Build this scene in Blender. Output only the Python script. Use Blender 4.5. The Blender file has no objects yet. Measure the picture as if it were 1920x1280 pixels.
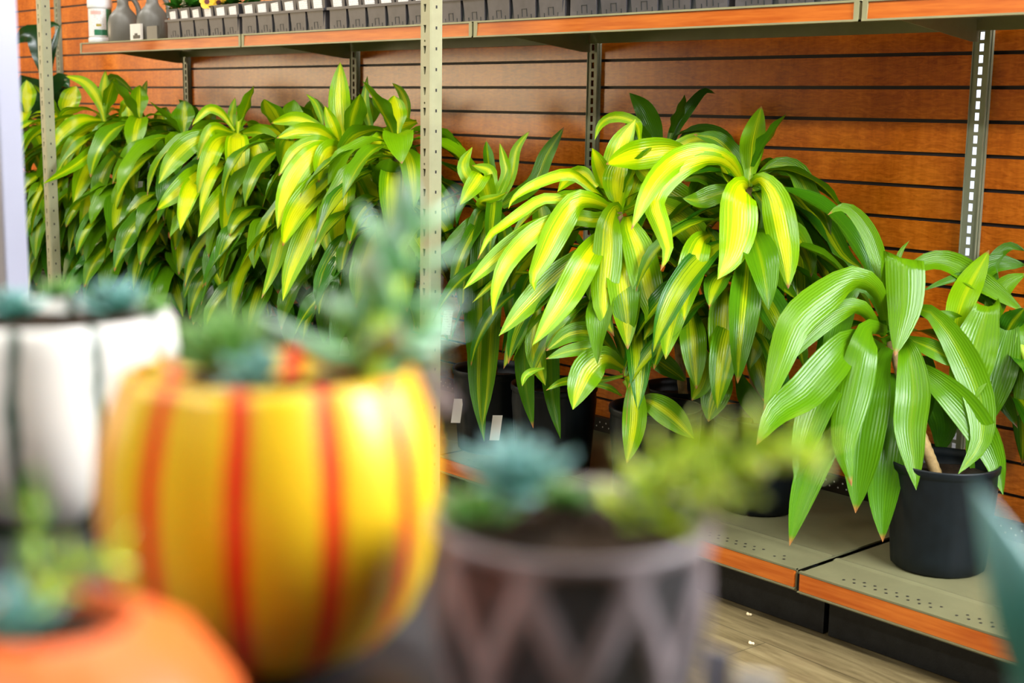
import bpy, math, random
from mathutils import Vector, Matrix, noise

random.seed(7)
S = bpy.context.scene
COL = S.collection
PI = math.pi
R = math.radians

# ------------------------------------------------------------------ camera
FPX = 2576.25
ZS = 1.2375
yaw, pitch, roll = R(-48.52), R(9.767), R(.8186)
CP = Vector((1.66427, -2.8651, ZS - .12931))
FW = Vector((math.sin(yaw) * math.cos(pitch), math.cos(yaw) * math.cos(pitch), -math.sin(pitch)))
r0 = Vector((math.cos(yaw), -math.sin(yaw), 0))
u0 = r0.cross(FW)
RT = r0 * math.cos(roll) + u0 * math.sin(roll)
UP = -r0 * math.sin(roll) + u0 * math.cos(roll)


def ray(px, py):
    return FW + RT * ((px - 960) / FPX) - UP * ((py - 640) / FPX)


def atd(px, py, d):
    return CP + ray(px, py) * d


def aty(px, py, y):
    v = ray(px, py)
    return CP + v * ((y - CP.y) / v.y)


def atz(px, py, z):
    v = ray(px, py)
    return CP + v * ((z - CP.z) / v.z)


def depth(p):
    return (Vector(p) - CP).dot(FW)


cam = bpy.data.cameras.new('camera')
cam.sensor_width = 36
cam.lens = FPX / 1920 * 36
cam.clip_start = .02
cam.dof.use_dof = True
cam.dof.focus_distance = 3.4
cam.dof.aperture_fstop = 5.2
co = bpy.data.objects.new('camera', cam)
COL.objects.link(co)
m = Matrix((RT, UP, -FW)).transposed().to_4x4()
m.translation = CP
co.matrix_world = m
S.camera = co

# ------------------------------------------------------------------ materials
MATS = {}


def nodes(name):
    mt = bpy.data.materials.new(name)
    mt.use_nodes = True
    nt = mt.node_tree
    b = nt.nodes['Principled BSDF']
    MATS[name] = mt
    return mt, nt, b


def setv(b, **k):
    for kk, v in k.items():
        b.inputs[kk.replace('_', ' ')].default_value = v


def ramp(nt, fac, stops):
    n = nt.nodes.new('ShaderNodeValToRGB')
    e = n.color_ramp.elements
    while len(e) < len(stops):
        e.new(.5)
    for el, (p, c) in zip(e, stops):
        el.position = p
        el.color = (*c, 1)
    nt.links.new(fac, n.inputs[0])
    return n.outputs[0]


def noise_tex(nt, vec, scale, detail=3, rough=.5, mapscale=None, dist=0):
    if mapscale:
        mp = nt.nodes.new('ShaderNodeMapping')
        mp.inputs['Scale'].default_value = mapscale
        nt.links.new(vec, mp.inputs[0])
        vec = mp.outputs[0]
    n = nt.nodes.new('ShaderNodeTexNoise')
    setv(n, Scale=scale, Detail=detail, Roughness=rough, Distortion=dist)
    nt.links.new(vec, n.inputs['Vector'])
    return n.outputs['Fac']


def math_n(nt, op, a, b=None, c=None):
    n = nt.nodes.new('ShaderNodeMath')
    n.operation = op
    for i, v in enumerate((a, b, c)):
        if v is None:
            continue
        if isinstance(v, (int, float)):
            n.inputs[i].default_value = v
        else:
            nt.links.new(v, n.inputs[i])
    return n.outputs[0]


def sstep(nt, v, lo, hi):
    n = nt.nodes.new('ShaderNodeMapRange')
    n.interpolation_type = 'SMOOTHSTEP'
    for i, x in ((0, v), (1, lo), (2, hi)):
        if isinstance(x, (int, float)):
            n.inputs[i].default_value = x
        else:
            nt.links.new(x, n.inputs[i])
    return n.outputs[0]


def mix(nt, f, a, b, mode='MIX'):
    n = nt.nodes.new('ShaderNodeMix')
    n.data_type = 'RGBA'
    n.blend_type = mode
    for i, v in ((0, f), (6, a), (7, b)):
        if isinstance(v, (int, float)):
            n.inputs[i].default_value = v
        elif isinstance(v, tuple):
            n.inputs[i].default_value = (*v, 1)
        else:
            nt.links.new(v, n.inputs[i])
    return n.outputs[2]


def bump(nt, b, h, strength, dist=.002):
    n = nt.nodes.new('ShaderNodeBump')
    setv(n, Strength=strength, Distance=dist)
    nt.links.new(h, n.inputs['Height'])
    nt.links.new(n.outputs[0], b.inputs['Normal'])


def coord(nt, which='Object'):
    return nt.nodes.new('ShaderNodeTexCoord').outputs[which]


def plain(name, col, rough=.5, spec=.5, metal=0, var=.12, scale=12, bumpv=0):
    mt, nt, b = nodes(name)
    n = noise_tex(nt, coord(nt), scale, 4, .6)
    lo = tuple(c * (1 - var) for c in col)
    hi = tuple(min(1, c * (1 + var)) for c in col)
    nt.links.new(ramp(nt, n, [(.3, lo), (.7, hi)]), b.inputs['Base Color'])
    setv(b, Roughness=rough, Metallic=metal)
    b.inputs['Specular IOR Level'].default_value = spec
    if bumpv:
        bump(nt, b, noise_tex(nt, coord(nt), scale * 20, 3), bumpv)
    return mt


# slat wall: orange maple laminate with a quilted figure
def slat_mat():
    mt, nt, b = nodes('maple_laminate')
    c = coord(nt)
    broad = noise_tex(nt, c, 1, 3, .55, (5, 1, 2.2))
    fig = noise_tex(nt, c, 1, 4, .6, (22, 1, 95), 1.6)
    fib = noise_tex(nt, c, 1, 3, .6, (60, 1, 8))
    v = math_n(nt, 'ADD', math_n(nt, 'MULTIPLY', broad, .45), math_n(nt, 'ADD', math_n(nt, 'MULTIPLY', fig, .38), math_n(nt, 'MULTIPLY', fib, .17)))
    nt.links.new(ramp(nt, v, [(.38, (.40, .082, .003)), (.5, (.62, .148, .007)), (.62, (.82, .225, .014))]), b.inputs['Base Color'])
    setv(b, Roughness=.22)
    b.inputs['Specular IOR Level'].default_value = .38
    return mt


def strip_mat():
    mt, nt, b = nodes('orange_strip')
    c = coord(nt)
    n = noise_tex(nt, c, 1, 3, .6, (6, 10, 90))
    nt.links.new(ramp(nt, n, [(.3, (.37, .072, .006)), (.7, (.54, .145, .016))]), b.inputs['Base Color'])
    setv(b, Roughness=.22)
    return mt


def metal_mat(name, col, rough=.42):
    mt, nt, b = nodes(name)
    c = coord(nt)
    n = noise_tex(nt, c, 9, 5, .65)
    lo = tuple(x * .86 for x in col)
    hi = tuple(x * 1.08 for x in col)
    nt.links.new(ramp(nt, n, [(.3, lo), (.7, hi)]), b.inputs['Base Color'])
    r = math_n(nt, 'MULTIPLY_ADD', noise_tex(nt, c, 5, 4), .25, rough - .12)
    nt.links.new(r, b.inputs['Roughness'])
    return mt


def floor_mat():
    mt, nt, b = nodes('floor_vinyl')
    c = coord(nt)
    rot = nt.nodes.new('ShaderNodeMapping')
    rot.inputs['Rotation'].default_value = (0, 0, R(3))
    nt.links.new(c, rot.inputs[0])
    br = nt.nodes.new('ShaderNodeTexBrick')
    setv(br, Scale=1.0)
    br.inputs['Brick Width'].default_value = 1.2
    br.inputs['Row Height'].default_value = .16
    br.inputs['Mortar Size'].default_value = .0015
    br.inputs['Color1'].default_value = (.9, .9, .9, 1)
    br.inputs['Color2'].default_value = (1.1, 1.1, 1.1, 1)
    br.inputs['Mortar'].default_value = (.5, .5, .5, 1)
    nt.links.new(rot.outputs[0], br.inputs['Vector'])
    g = noise_tex(nt, rot.outputs[0], 1, 5, .65, (4, 40, 1), .8)
    col = ramp(nt, g, [(.3, (.085, .062, .026)), (.5, (.16, .122, .056)), (.7, (.24, .19, .092))])
    st = noise_tex(nt, c, 3, 5, .7)
    col = mix(nt, math_n(nt, 'MULTIPLY', sstep(nt, st, .5, .75), .5), col, (.14, .095, .045))
    nt.links.new(mix(nt, 1, col, br.outputs['Color'], 'MULTIPLY'), b.inputs['Base Color'])
    setv(b, Roughness=.4)
    return mt


def leaf_mat():
    """green blade with a yellow middle; attribute tint = (yellow share, lightness, random)"""
    mt, nt, b = nodes('striped_leaf')
    uv = nt.nodes.new('ShaderNodeUVMap')
    sx = nt.nodes.new('ShaderNodeSeparateXYZ')
    nt.links.new(uv.outputs[0], sx.inputs[0])
    at = nt.nodes.new('ShaderNodeAttribute')
    at.attribute_name = 'tint'
    sc = nt.nodes.new('ShaderNodeSeparateColor')
    nt.links.new(at.outputs['Color'], sc.inputs[0])
    yel, lig, rnd = sc.outputs[0], sc.outputs[1], sc.outputs[2]
    u, v = sx.outputs[0], sx.outputs[1]
    cv = nt.nodes.new('ShaderNodeCombineXYZ')
    nt.links.new(math_n(nt, 'MULTIPLY', u, 24), cv.inputs[0])
    nt.links.new(math_n(nt, 'MULTIPLY', v, .9), cv.inputs[1])
    nt.links.new(math_n(nt, 'MULTIPLY', rnd, 50), cv.inputs[2])
    streak = noise_tex(nt, cv.outputs[0], 1, 3, .55)
    e = math_n(nt, 'ABSOLUTE', math_n(nt, 'MULTIPLY_ADD', u, 2, -1))
    e2 = math_n(nt, 'ADD', e, math_n(nt, 'MULTIPLY_ADD', streak, 1.5, -.75))
    half = math_n(nt, 'MULTIPLY', yel, .68)
    mask = sstep(nt, e2, math_n(nt, 'ADD', half, .22), math_n(nt, 'SUBTRACT', half, .20))
    mask = math_n(nt, 'MULTIPLY', mask, sstep(nt, yel, .02, .12))
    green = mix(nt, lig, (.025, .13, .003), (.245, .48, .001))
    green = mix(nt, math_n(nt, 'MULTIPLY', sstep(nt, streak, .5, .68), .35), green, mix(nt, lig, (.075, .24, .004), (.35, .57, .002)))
    yc = mix(nt, lig, (.29, .40, .003), (.66, .70, .004))
    colr = mix(nt, mask, green, yc)
    tipf = math_n(nt, 'MULTIPLY', sstep(nt, v, .945, .985), sstep(nt, rnd, .35, .5))
    sp = noise_tex(nt, cv.outputs[0], .35, 3, .6)
    spot = math_n(nt, 'MULTIPLY', sstep(nt, sp, .70, .76), sstep(nt, rnd, .5, .6))
    colr = mix(nt, math_n(nt, 'MAXIMUM', tipf, math_n(nt, 'MULTIPLY', spot, .8)), colr, (.33, .14, .035))
    nt.links.new(colr, b.inputs['Base Color'])
    setv(b, Roughness=.24)
    b.inputs['Specular IOR Level'].default_value = .24
    rib = math_n(nt, 'SINE', math_n(nt, 'MULTIPLY', u, 75))
    bump(nt, b, math_n(nt, 'ADD', math_n(nt, 'MULTIPLY', rib, .3), streak), .4, .0014)
    tr = nt.nodes.new('ShaderNodeBsdfTranslucent')
    nt.links.new(mix(nt, 1, colr, (1, 1, .55), 'MULTIPLY'), tr.inputs[0])
    ms = nt.nodes.new('ShaderNodeMixShader')
    ms.inputs[0].default_value = .17
    nt.links.new(b.outputs[0], ms.inputs[1])
    nt.links.new(tr.outputs[0], ms.inputs[2])
    nt.links.new(ms.outputs[0], nt.nodes['Material Output'].inputs[0])
    return mt


def lobed_mat(name, base, stripe, n_st, width, soft, wob=.06):
    """glazed pot: painted stripes running down the valleys between lobes"""
    mt, nt, b = nodes(name)
    c = coord(nt)
    sx = nt.nodes.new('ShaderNodeSeparateXYZ')
    nt.links.new(c, sx.inputs[0])
    ang = math_n(nt, 'ARCTAN2', sx.outputs[1], sx.outputs[0])
    wv = noise_tex(nt, c, 55, 2, .5)
    a = math_n(nt, 'ADD', math_n(nt, 'MULTIPLY', ang, n_st / (2 * PI)), math_n(nt, 'MULTIPLY_ADD', wv, wob * 2, -wob))
    fr = math_n(nt, 'ABSOLUTE', math_n(nt, 'SUBTRACT', math_n(nt, 'FRACT', a), .5))
    msk = sstep(nt, fr, width + soft, width - soft)
    cn = noise_tex(nt, c, 30, 4, .6)
    bc = mix(nt, cn, tuple(x * .9 for x in base), base)
    nt.links.new(mix(nt, msk, bc, stripe), b.inputs['Base Color'])
    setv(b, Roughness=.4)
    b.inputs['Coat Weight'].default_value = .3
    b.inputs['Coat Roughness'].default_value = .26
    return mt


def lattice_mat():
    mt, nt, b = nodes('lattice_stoneware')
    at = nt.nodes.new('ShaderNodeAttribute')
    at.attribute_name = 'tint'
    sc = nt.nodes.new('ShaderNodeSeparateColor')
    nt.links.new(at.outputs['Color'], sc.inputs[0])
    n = noise_tex(nt, coord(nt), 90, 3)
    pale = mix(nt, n, (.19, .145, .135), (.27, .225, .235))
    dk = mix(nt, n, (.022, .02, .018), (.05, .047, .05))
    nt.links.new(mix(nt, sstep(nt, sc.outputs[0], .3, .75), dk, pale), b.inputs['Base Color'])
    setv(b, Roughness=.35)
    return mt


def succ_mat(name, base, tip, pale):
    mt, nt, b = nodes(name)
    uv = nt.nodes.new('ShaderNodeUVMap')
    sx = nt.nodes.new('ShaderNodeSeparateXYZ')
    nt.links.new(uv.outputs[0], sx.inputs[0])
    c = ramp(nt, sx.outputs[1], [(0, base), (.6, tip), (1, pale)])
    n = noise_tex(nt, coord(nt), 60, 3)
    nt.links.new(mix(nt, math_n(nt, 'MULTIPLY', n, .35), c, base), b.inputs['Base Color'])
    setv(b, Roughness=.38)
    b.inputs['Subsurface Weight'].default_value = .08
    b.inputs['Subsurface Radius'].default_value = (.003, .006, .002)
    return mt


def label_mat(name):
    """white plastic label printed with grey lines of type"""
    mt, nt, b = nodes(name)
    c = coord(nt)
    n1 = noise_tex(nt, c, 1, 2, .5, (160, 160, 420))
    sx = nt.nodes.new('ShaderNodeSeparateXYZ')
    nt.links.new(c, sx.inputs[0])
    ln = math_n(nt, 'SINE', math_n(nt, 'MULTIPLY', sx.outputs[2], 900))
    msk = math_n(nt, 'MULTIPLY', sstep(nt, ln, .2, .5), sstep(nt, n1, .5, .58))
    nt.links.new(mix(nt, math_n(nt, 'MULTIPLY', msk, .45), (.82, .80, .76), (.12, .11, .10)), b.inputs['Base Color'])
    setv(b, Roughness=.45)
    return mt


SLAT = slat_mat()
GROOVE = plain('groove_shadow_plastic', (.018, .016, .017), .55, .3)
STRIP = strip_mat()
METAL = metal_mat('sage_painted_metal', (.255, .245, .125), .42)
DECKM = metal_mat('worn_deck_metal', (.155, .15, .075), .45)
METALD = metal_mat('grey_painted_metal', (.28, .29, .185), .42)
POSTM = metal_mat('post_painted_metal', (.32, .31, .18), .4)
DARKM = plain('dark_brown_metal', (.03, .02, .011), .5)
KICK = plain('black_kick_board', (.007, .008, .008), .5, .3, 0, .5, 25, .2)
FLOOR = floor_mat()
LEAF = leaf_mat()
BLACKP = plain('black_nursery_plastic', (.004, .007, .009), .45, .25, 0, .3, 20)
TRAYP = plain('grey_black_tray_plastic', (.06, .056, .06), .42, .5, 0, .2, 20)
TRAYD = plain('tray_recess_plastic', (.012, .016, .018), .5)
SOIL = plain('potting_soil', (.035, .02, .010), .9, .2, 0, .6, 120, .8)
CANE = plain('cane_bark', (.30, .20, .075), .6, .3, 0, .35, 60, .5)
GREENST = plain('green_stem', (.34, .50, .03), .4)
DRYLEAF = plain('dry_brown_leaf', (.25, .11, .03), .7)
WHITEP = plain('white_plastic', (.80, .80, .78), .35, .5, 0, .04)
GREYP = plain('grey_jug_plastic', (.15, .14, .115), .35, .5, 0, .1)
LABELW = label_mat('printed_white_label')
LABELG = plain('green_label', (.03, .20, .09), .4)
LABELY = plain('gold_label', (.45, .33, .04), .4)
LABELR = plain('pink_label', (.72, .42, .36), .4)
CARDM = plain('cream_card', (.78, .74, .66), .5, .4, 0, .05)
BLACKI = plain('black_ink', (.02, .02, .02), .4)
YELLOWPOT = lobed_mat('yellow_glaze', (.88, .56, .006), (.84, .018, .003), 12, .125, .03, .04)
WHITEPOT = lobed_mat('white_glaze', (.80, .77, .70), (.012, .06, .035), 10, .07, .035, .09)
ORANGEPOT = plain('orange_terracotta', (.78, .135, .02), .5, .4, 0, .14, 25, .1)
LATTICE = lattice_mat()
TABLE = plain('slate_table', (.022, .022, .026), .4, .5, 0, .3, 8)
WHITEPOST = plain('white_enamel', (.27, .27, .33), .3, .5, 0, .03)
SUC_BLUE = succ_mat('blue_succulent', (.02, .10, .04), (.06, .22, .18), (.34, .60, .60))
SUC_GREEN = succ_mat('green_succulent', (.02, .11, .010), (.09, .28, .03), (.34, .56, .16))
SUC_LIME = succ_mat('lime_succulent', (.28, .48, .004), (.66, .80, .015), (.95, .98, .55))
SUC_TEAL = succ_mat('teal_succulent', (.14, .32, .08), (.32, .56, .36), (.76, .93, .88))
PANSY = plain('pansy_foliage', (.05, .22, .015), .5, .4, 0, .5, 60)
PETAL = plain('pansy_petal', (.85, .50, .01), .5)
PETALD = plain('pansy_blotch', (.12, .015, .01), .5)
CRUMB = plain('pale_crumb', (.75, .62, .38), .7)
RUBBER = plain('dark_rubber_leaf', (.014, .06, .012), .25, .5, 0, .4, 8)


# ------------------------------------------------------------------ mesh helpers
class MB:
    def __init__(s):
        s.v, s.f, s.uv, s.c, s.mi = [], [], [], [], []
        s.smooth = False

    def add(s, vs, fs, uvs=None, cs=None, mi=0):
        o = len(s.v)
        s.v += [tuple(x) for x in vs]
        s.f += [tuple(i + o for i in f) for f in fs]
        s.uv += uvs if uvs else [(0, 0)] * len(vs)
        s.c += cs if cs else [(0, 0, 0)] * len(vs)
        s.mi += [mi] * len(fs)

    def box(s, lo, hi, mi=0):
        x0, y0, z0 = lo
        x1, y1, z1 = hi
        s.add([(x0, y0, z0), (x1, y0, z0), (x1, y1, z0), (x0, y1, z0), (x0, y0, z1), (x1, y0, z1), (x1, y1, z1), (x0, y1, z1)],
              [(0, 3, 2, 1), (4, 5, 6, 7), (0, 1, 5, 4), (1, 2, 6, 5), (2, 3, 7, 6), (3, 0, 4, 7)], mi=mi)

    def hexa(s, p, mi=0):
        s.add(p, [(0, 3, 2, 1), (4, 5, 6, 7), (0, 1, 5, 4), (1, 2, 6, 5), (2, 3, 7, 6), (3, 0, 4, 7)], mi=mi)

    def quad(s, a, b, c, d, mi=0):
        s.add([a, b, c, d], [(0, 1, 2, 3)], [(0, 0), (1, 0), (1, 1), (0, 1)], mi=mi)

    def lathe(s, prof, n=40, c=(0, 0, 0), mod=None, mi=0, sx=1, sy=1):
        vs, fs, cs, uvs = [], [], [], []
        for j, (r, z) in enumerate(prof):
            for i in range(n):
                a = 2 * PI * i / n
                rr = r
                t = 0
                if mod:
                    rr, t = mod(r, z, a, j)
                vs.append((c[0] + rr * sx * math.cos(a), c[1] + rr * sy * math.sin(a), c[2] + z))
                cs.append((t, t, t))
                uvs.append((i / n, j / max(1, len(prof) - 1)))
        for j in range(len(prof) - 1):
            for i in range(n):
                k = (i + 1) % n
                fs.append((j * n + i, j * n + k, (j + 1) * n + k, (j + 1) * n + i))
        if prof[0][0] > 1e-5:
            fs.append(tuple(range(n - 1, -1, -1)))
        s.add(vs, fs, uvs, cs, mi)

    def tube(s, pts, rad, n=8, mi=0):
        pts = [Vector(p) for p in pts]
        if not isinstance(rad, (list, tuple)):
            rad = [rad] * len(pts)
        vs, fs, uvs = [], [], []
        for j, p in enumerate(pts):
            t = (pts[min(j + 1, len(pts) - 1)] - pts[max(j - 1, 0)]).normalized()
            a = t.cross(Vector((.31, .95, .05))).normalized()
            b = t.cross(a)
            for i in range(n):
                w = 2 * PI * i / n
                vs.append(p + (a * math.cos(w) + b * math.sin(w)) * rad[j])
                uvs.append((i / n, j / max(1, len(pts) - 1)))
        for j in range(len(pts) - 1):
            for i in range(n):
                k = (i + 1) % n
                fs.append((j * n + i, j * n + k, (j + 1) * n + k, (j + 1) * n + i))
        fs.append(tuple(range(n)))
        fs.append(tuple((len(pts) - 1) * n + i for i in range(n - 1, -1, -1)))
        s.add(vs, fs, uvs, mi=mi)

    def build(s, name, mats, parent=None, smooth=None, loc=None, bevel=0):
        """coordinates are world space unless loc gives the object's own origin offset"""
        me = bpy.data.meshes.new(name)
        org = Vector(loc) if loc is not None else Vector((0, 0, 0))
        me.from_pydata([tuple(Vector(v) - org) for v in s.v], [], s.f)
        uvl = me.uv_layers.new(name='UVMap')
        ca = me.color_attributes.new('tint', 'FLOAT_COLOR', 'POINT')
        flat = []
        for c in s.c:
            flat += [c[0], c[1], c[2], 1]
        ca.data.foreach_set('color', flat)
        li = [0] * len(me.loops)
        me.loops.foreach_get('vertex_index', li)
        fu = []
        for i in li:
            fu += s.uv[i]
        uvl.data.foreach_set('uv', fu)
        for mt in (mats if isinstance(mats, (list, tuple)) else [mats]):
            me.materials.append(mt)
        me.polygons.foreach_set('material_index', s.mi)
        sm = s.smooth if smooth is None else smooth
        me.polygons.foreach_set('use_smooth', [sm] * len(me.polygons))
        me.update()
        o = bpy.data.objects.new(name, me)
        COL.objects.link(o)
        if bevel:
            bv = o.modifiers.new('bevel', 'BEVEL')
            bv.width = bevel
            bv.segments = 2
            bv.limit_method = 'ANGLE'
        if parent is not None:
            o.parent = parent
            o.location = org - Vector(parent.get('org', (0, 0, 0)))
        else:
            o.location = org
            o['org'] = tuple(org)
        return o


def tag(o, label, cat, group=None):
    o['label'] = label
    o['category'] = cat
    if group:
        o['group'] = group
    return o


def thing(name, loc, label, cat, group=None):
    o = bpy.data.objects.new(name, None)
    COL.objects.link(o)
    o.location = loc
    o['org'] = tuple(loc)
    o.empty_display_size = .05
    return tag(o, label, cat, group)


def structure(o):
    o['kind'] = 'structure'
    return o


# ------------------------------------------------------------------ the setting
mb = MB()
mb.quad((-16, -7, 0), (5, -7, 0), (5, 3.0, 0), (-16, 3.0, 0))
structure(mb.build('floor', FLOOR))

UPX = [aty(px, 165, -.02).x for px in (1832, 1107, 660, 346, 109)]      # slot lines of the wall uprights
UPX = [UPX[0] + 1.2192] + UPX + [UPX[-1] - 1.2192, UPX[-1] - 2 * 1.2192]
G = .0762
mb = MB()
gap = .012
for i in range(len(UPX) - 1):
    x1, x0 = UPX[i] - (.0212 if i == 1 else gap), UPX[i + 1] + gap
    for j in range(-9, 14):
        zt = ZS - j * G - .0042
        zb = ZS - (j + 1) * G + .0042
        if zb < .19:
            zb = .19
        if zt - zb < .01:
            continue
        mb.hexa([(x0, 0, zb), (x1, 0, zb), (x1, .008, zb), (x0, .008, zb), (x0, 0, zt), (x1, 0, zt), (x1, .008, zt), (x0, .008, zt)])
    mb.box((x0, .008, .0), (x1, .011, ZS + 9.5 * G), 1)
structure(mb.build('wall_back', [SLAT, GROOVE]))


# ---- slotted uprights on the wall
def upright(x, label, through=False):
    z0, z1 = .0, ZS + 8 * G
    root = thing('slotted_upright', (x, 0, z0), label, 'shelf upright', None)
    mb = MB()
    yf, w = -.013, .0225
    hw = .0055
    for sx in (-1, 1):
        a, b = sorted((x + sx * hw, x + sx * (w - .004)))
        mb.box((a, yf, z0), (b, yf + .002, z1))
        a, b = sorted((x + sx * (w - .004), x + sx * (w - .002)))
        mb.box((a, yf - .003, z0), (b, -.0005, z1))
        a, b = sorted((x + sx * (w - .001), x + sx * (w + .001)))
        mb.box((a, yf + .004, z0), (b, -.0005, z1))
    p = .0254
    k = 0
    z = ZS - 46 * p
    mb.box((x - hw, yf, z0), (x + hw, yf + .002, z + .003))
    while z < z1 - .03:
        mb.box((x - hw, yf, z + .020), (x + hw, yf + .002, z + .0284))
        z += p
    if not through:
        mb.box((x - w, .022, z0), (x + w, .024, z1), 1)
    mb.build('channel', [METALD, GROOVE], root)
    return root


upright(UPX[1], 'grey slotted upright at the right, daylight shining through its slots', True)
upright(UPX[2], 'grey slotted upright on the wall above the biggest striped plant, dark slots')
upright(UPX[3], 'grey slotted upright behind the tall upright yellow leaf left of the pale post')
upright(UPX[4], 'grey slotted upright under the shelf bracket nearest the tub and jugs')
upright(UPX[5], 'far left slotted upright past the end of the top shelf')

# ---- upper shelves
SHZ = ZS + .0872
SHY = -.4629
JX = [aty(px, py, SHY).x for px, py in ((152, 80), (455, 64.5), (890, 41), (1618, 1))]
JX = JX + [JX[-1] + 1.2192]
names = ['top shelf section at the far left, carrying the tub, jugs and pansies',
         'top shelf section left of the pale post, second from the far end',
         'top shelf section right of the pale post, orange edge, rows of black trays',
         'empty end of the top shelf at the top right corner']
for i in range(4):
    xa, xb = JX[i] + .004, JX[i + 1] - .004
    root = thing('wall_shelf', ((xa + xb) / 2, SHY / 2, SHZ), names[i], 'shelf', 'orange-edged sections of the top shelf')
    mb = MB()
    mb.box((xa, SHY, SHZ - .004), (xb, -.022, SHZ))
    # folded front lip: top flange, sloping channel, bottom flange
    mb.box((xa, SHY - .006, SHZ - .003), (xb, SHY + .01, SHZ + .0015))
    mb.hexa([(xa, SHY - .008, SHZ - .041), (xb, SHY - .008, SHZ - .041), (xb, SHY + .012, SHZ - .041), (xa, SHY + .012, SHZ - .041),
             (xa, SHY - .008, SHZ - .037), (xb, SHY - .008, SHZ - .037), (xb, SHY + .012, SHZ - .037), (xa, SHY + .012, SHZ - .037)])
    mb.box((xa, SHY + .004, SHZ - .04), (xb, SHY + .008, SHZ))
    for xx in (xa, xb - .012):
        mb.box((xx, SHY - .007, SHZ - .041), (xx + .012, SHY + .004, SHZ))
    for yy in (-.40, -.30, -.20, -.10):
        mb.box((xa + .02, yy - .012, SHZ - .012), (xb - .02, yy + .012, SHZ - .004))
    mb.box((xa, -.034, SHZ - .04), (xb, -.026, SHZ - .004))
    mb.build('shelf_deck', METAL, root)
    mb = MB()
    xs0, xs1 = xa + .012, xb - .012
    yt, yb = SHY - .0025, SHY - .0055
    mb.hexa([(xs0, yb, SHZ - .037), (xs1, yb, SHZ - .037), (xs1, SHY + .004, SHZ - .037), (xs0, SHY + .004, SHZ - .037),
             (xs0, yt, SHZ - .0035), (xs1, yt, SHZ - .0035), (xs1, SHY + .004, SHZ - .0035), (xs0, SHY + .004, SHZ - .0035)])
    mb.build('ticket_strip', STRIP, root)
    for ux in UPX:
        if xa - .05 < ux - .012 < xb - .02 or (i == 3 and False):
            mb = MB()
            x0, x1 = ux - .006, ux - .003
            pr = [(-.022, SHZ - .012), (-.022, SHZ - .064), (-.05, SHZ - .064), (-.12, SHZ - .056), (SHY + .05, SHZ - .022), (SHY + .04, SHZ - .012)]
            n = len(pr)
            mb.add([(x0, y, z) for y, z in pr] + [(x1, y, z) for y, z in pr],
                   [tuple(range(n)), tuple(range(2 * n - 1, n - 1, -1))] + [(k, (k + 1) % n + 0, (k + 1) % n + n, k + n) for k in range(n)])
            mb.box((x0, SHY + .05, SHZ - .015), (x1 + .014, -.03, SHZ - .012))
            mb.build('bracket', METALD, root)

# ---- base deck
DZ = .1525
BY = -.5716
BJ = [UPX[i] for i in range(len(UPX))]
BJ0 = atz(1499, 1066, DZ).x
BX = [BJ0 + 1.2192 * k for k in (1, 0, -1, -2, -3, -4, -5)]
bnames = ['base shelf section at the lower right, holding the lime green potted plant',
          'base shelf section under the biggest striped plant, left of the visible joint',
          'base shelf section behind the yellow pot, seen beside its right edge',
          'base shelf section under the middle of the left row of plants',
          'base shelf section under the far left plants',
          'base shelf section out of sight beyond the far left plants']
for i in range(5):
    xa, xb = BX[i + 1] + .0045, BX[i] - .0045
    dz = -.004 if i == 0 else 0
    z = DZ + dz
    root = thing('base_shelf', ((xa + xb) / 2, BY / 2, 0), bnames[i], 'shelf', 'perforated base shelf sections')
    mb = MB()
    mb.box((xa, BY, z - .004), (xb, -.02, z))
    mb.box((xa, BY + .004, z - .05), (xb, BY + .007, z))
    mb.box((xa, BY - .006, z - .044), (xb, BY + .006, z - .0415))
    mb.box((xa, BY - .003, z - .003), (xb, BY + .006, z + .001))
    mb.box((xa, BY + .01, z - .03), (xa + .003, -.02, z))
    for yy in (BY + .13,):
        mb.add([(xa, yy - .012, z), (xb, yy - .012, z), (xb, yy, z + .0022), (xa, yy, z + .0022), (xb, yy + .012, z), (xa, yy + .012, z)],
               [(0, 1, 2, 3), (3, 2, 4, 5)])
    # punched holes, two staggered rows in groups
    xx = xa + .09
    while xx < xb - .05:
        for g in range(2):
            for k in range(9):
                px = xx + k * .0254 + g * .0127
                if px > xb - .05:
                    continue
                py = BY + .030 + g * .018
                mb.lathe([(.0034, .0008), (.0001, .0009)], 8, (px, py, z), mi=1)
        xx += .26
    mb.build('deck', [DECKM, GROOVE], root)
    mb = MB()
    mb.box((xa + .003, BY - .003, z - .0405), (xb - .003, BY + .004, z - .004))
    mb.build('ticket_strip', STRIP, root)
    mb = MB()
    kx = .035
    mb.box((xa + kx, -.507, .002), (xb + kx - .004, -.49, DZ - .0095))
    mb.build('kick_plate', KICK, root)
    mb = MB()
    mb.box((xa, -.019, z), (xb, -.001, z + .042))
    xx = xa + .02
    while xx < xb - .02:
        for g in range(2):
            mb.lathe([(.0026, 0), (.0001, .0004)], 8, (0, 0, 0), mi=1)
            n = 16
            for q in range(len(mb.v) - n, len(mb.v)):
                vx, vy, vz = mb.v[q]
                mb.v[q] = (xx + g * .012 + vx, -.0194 - vz, z + .028 - g * .013 + vy)
        xx += .0254
    mb.build('back_strip', [DARKM, CARDM], root)


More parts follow.
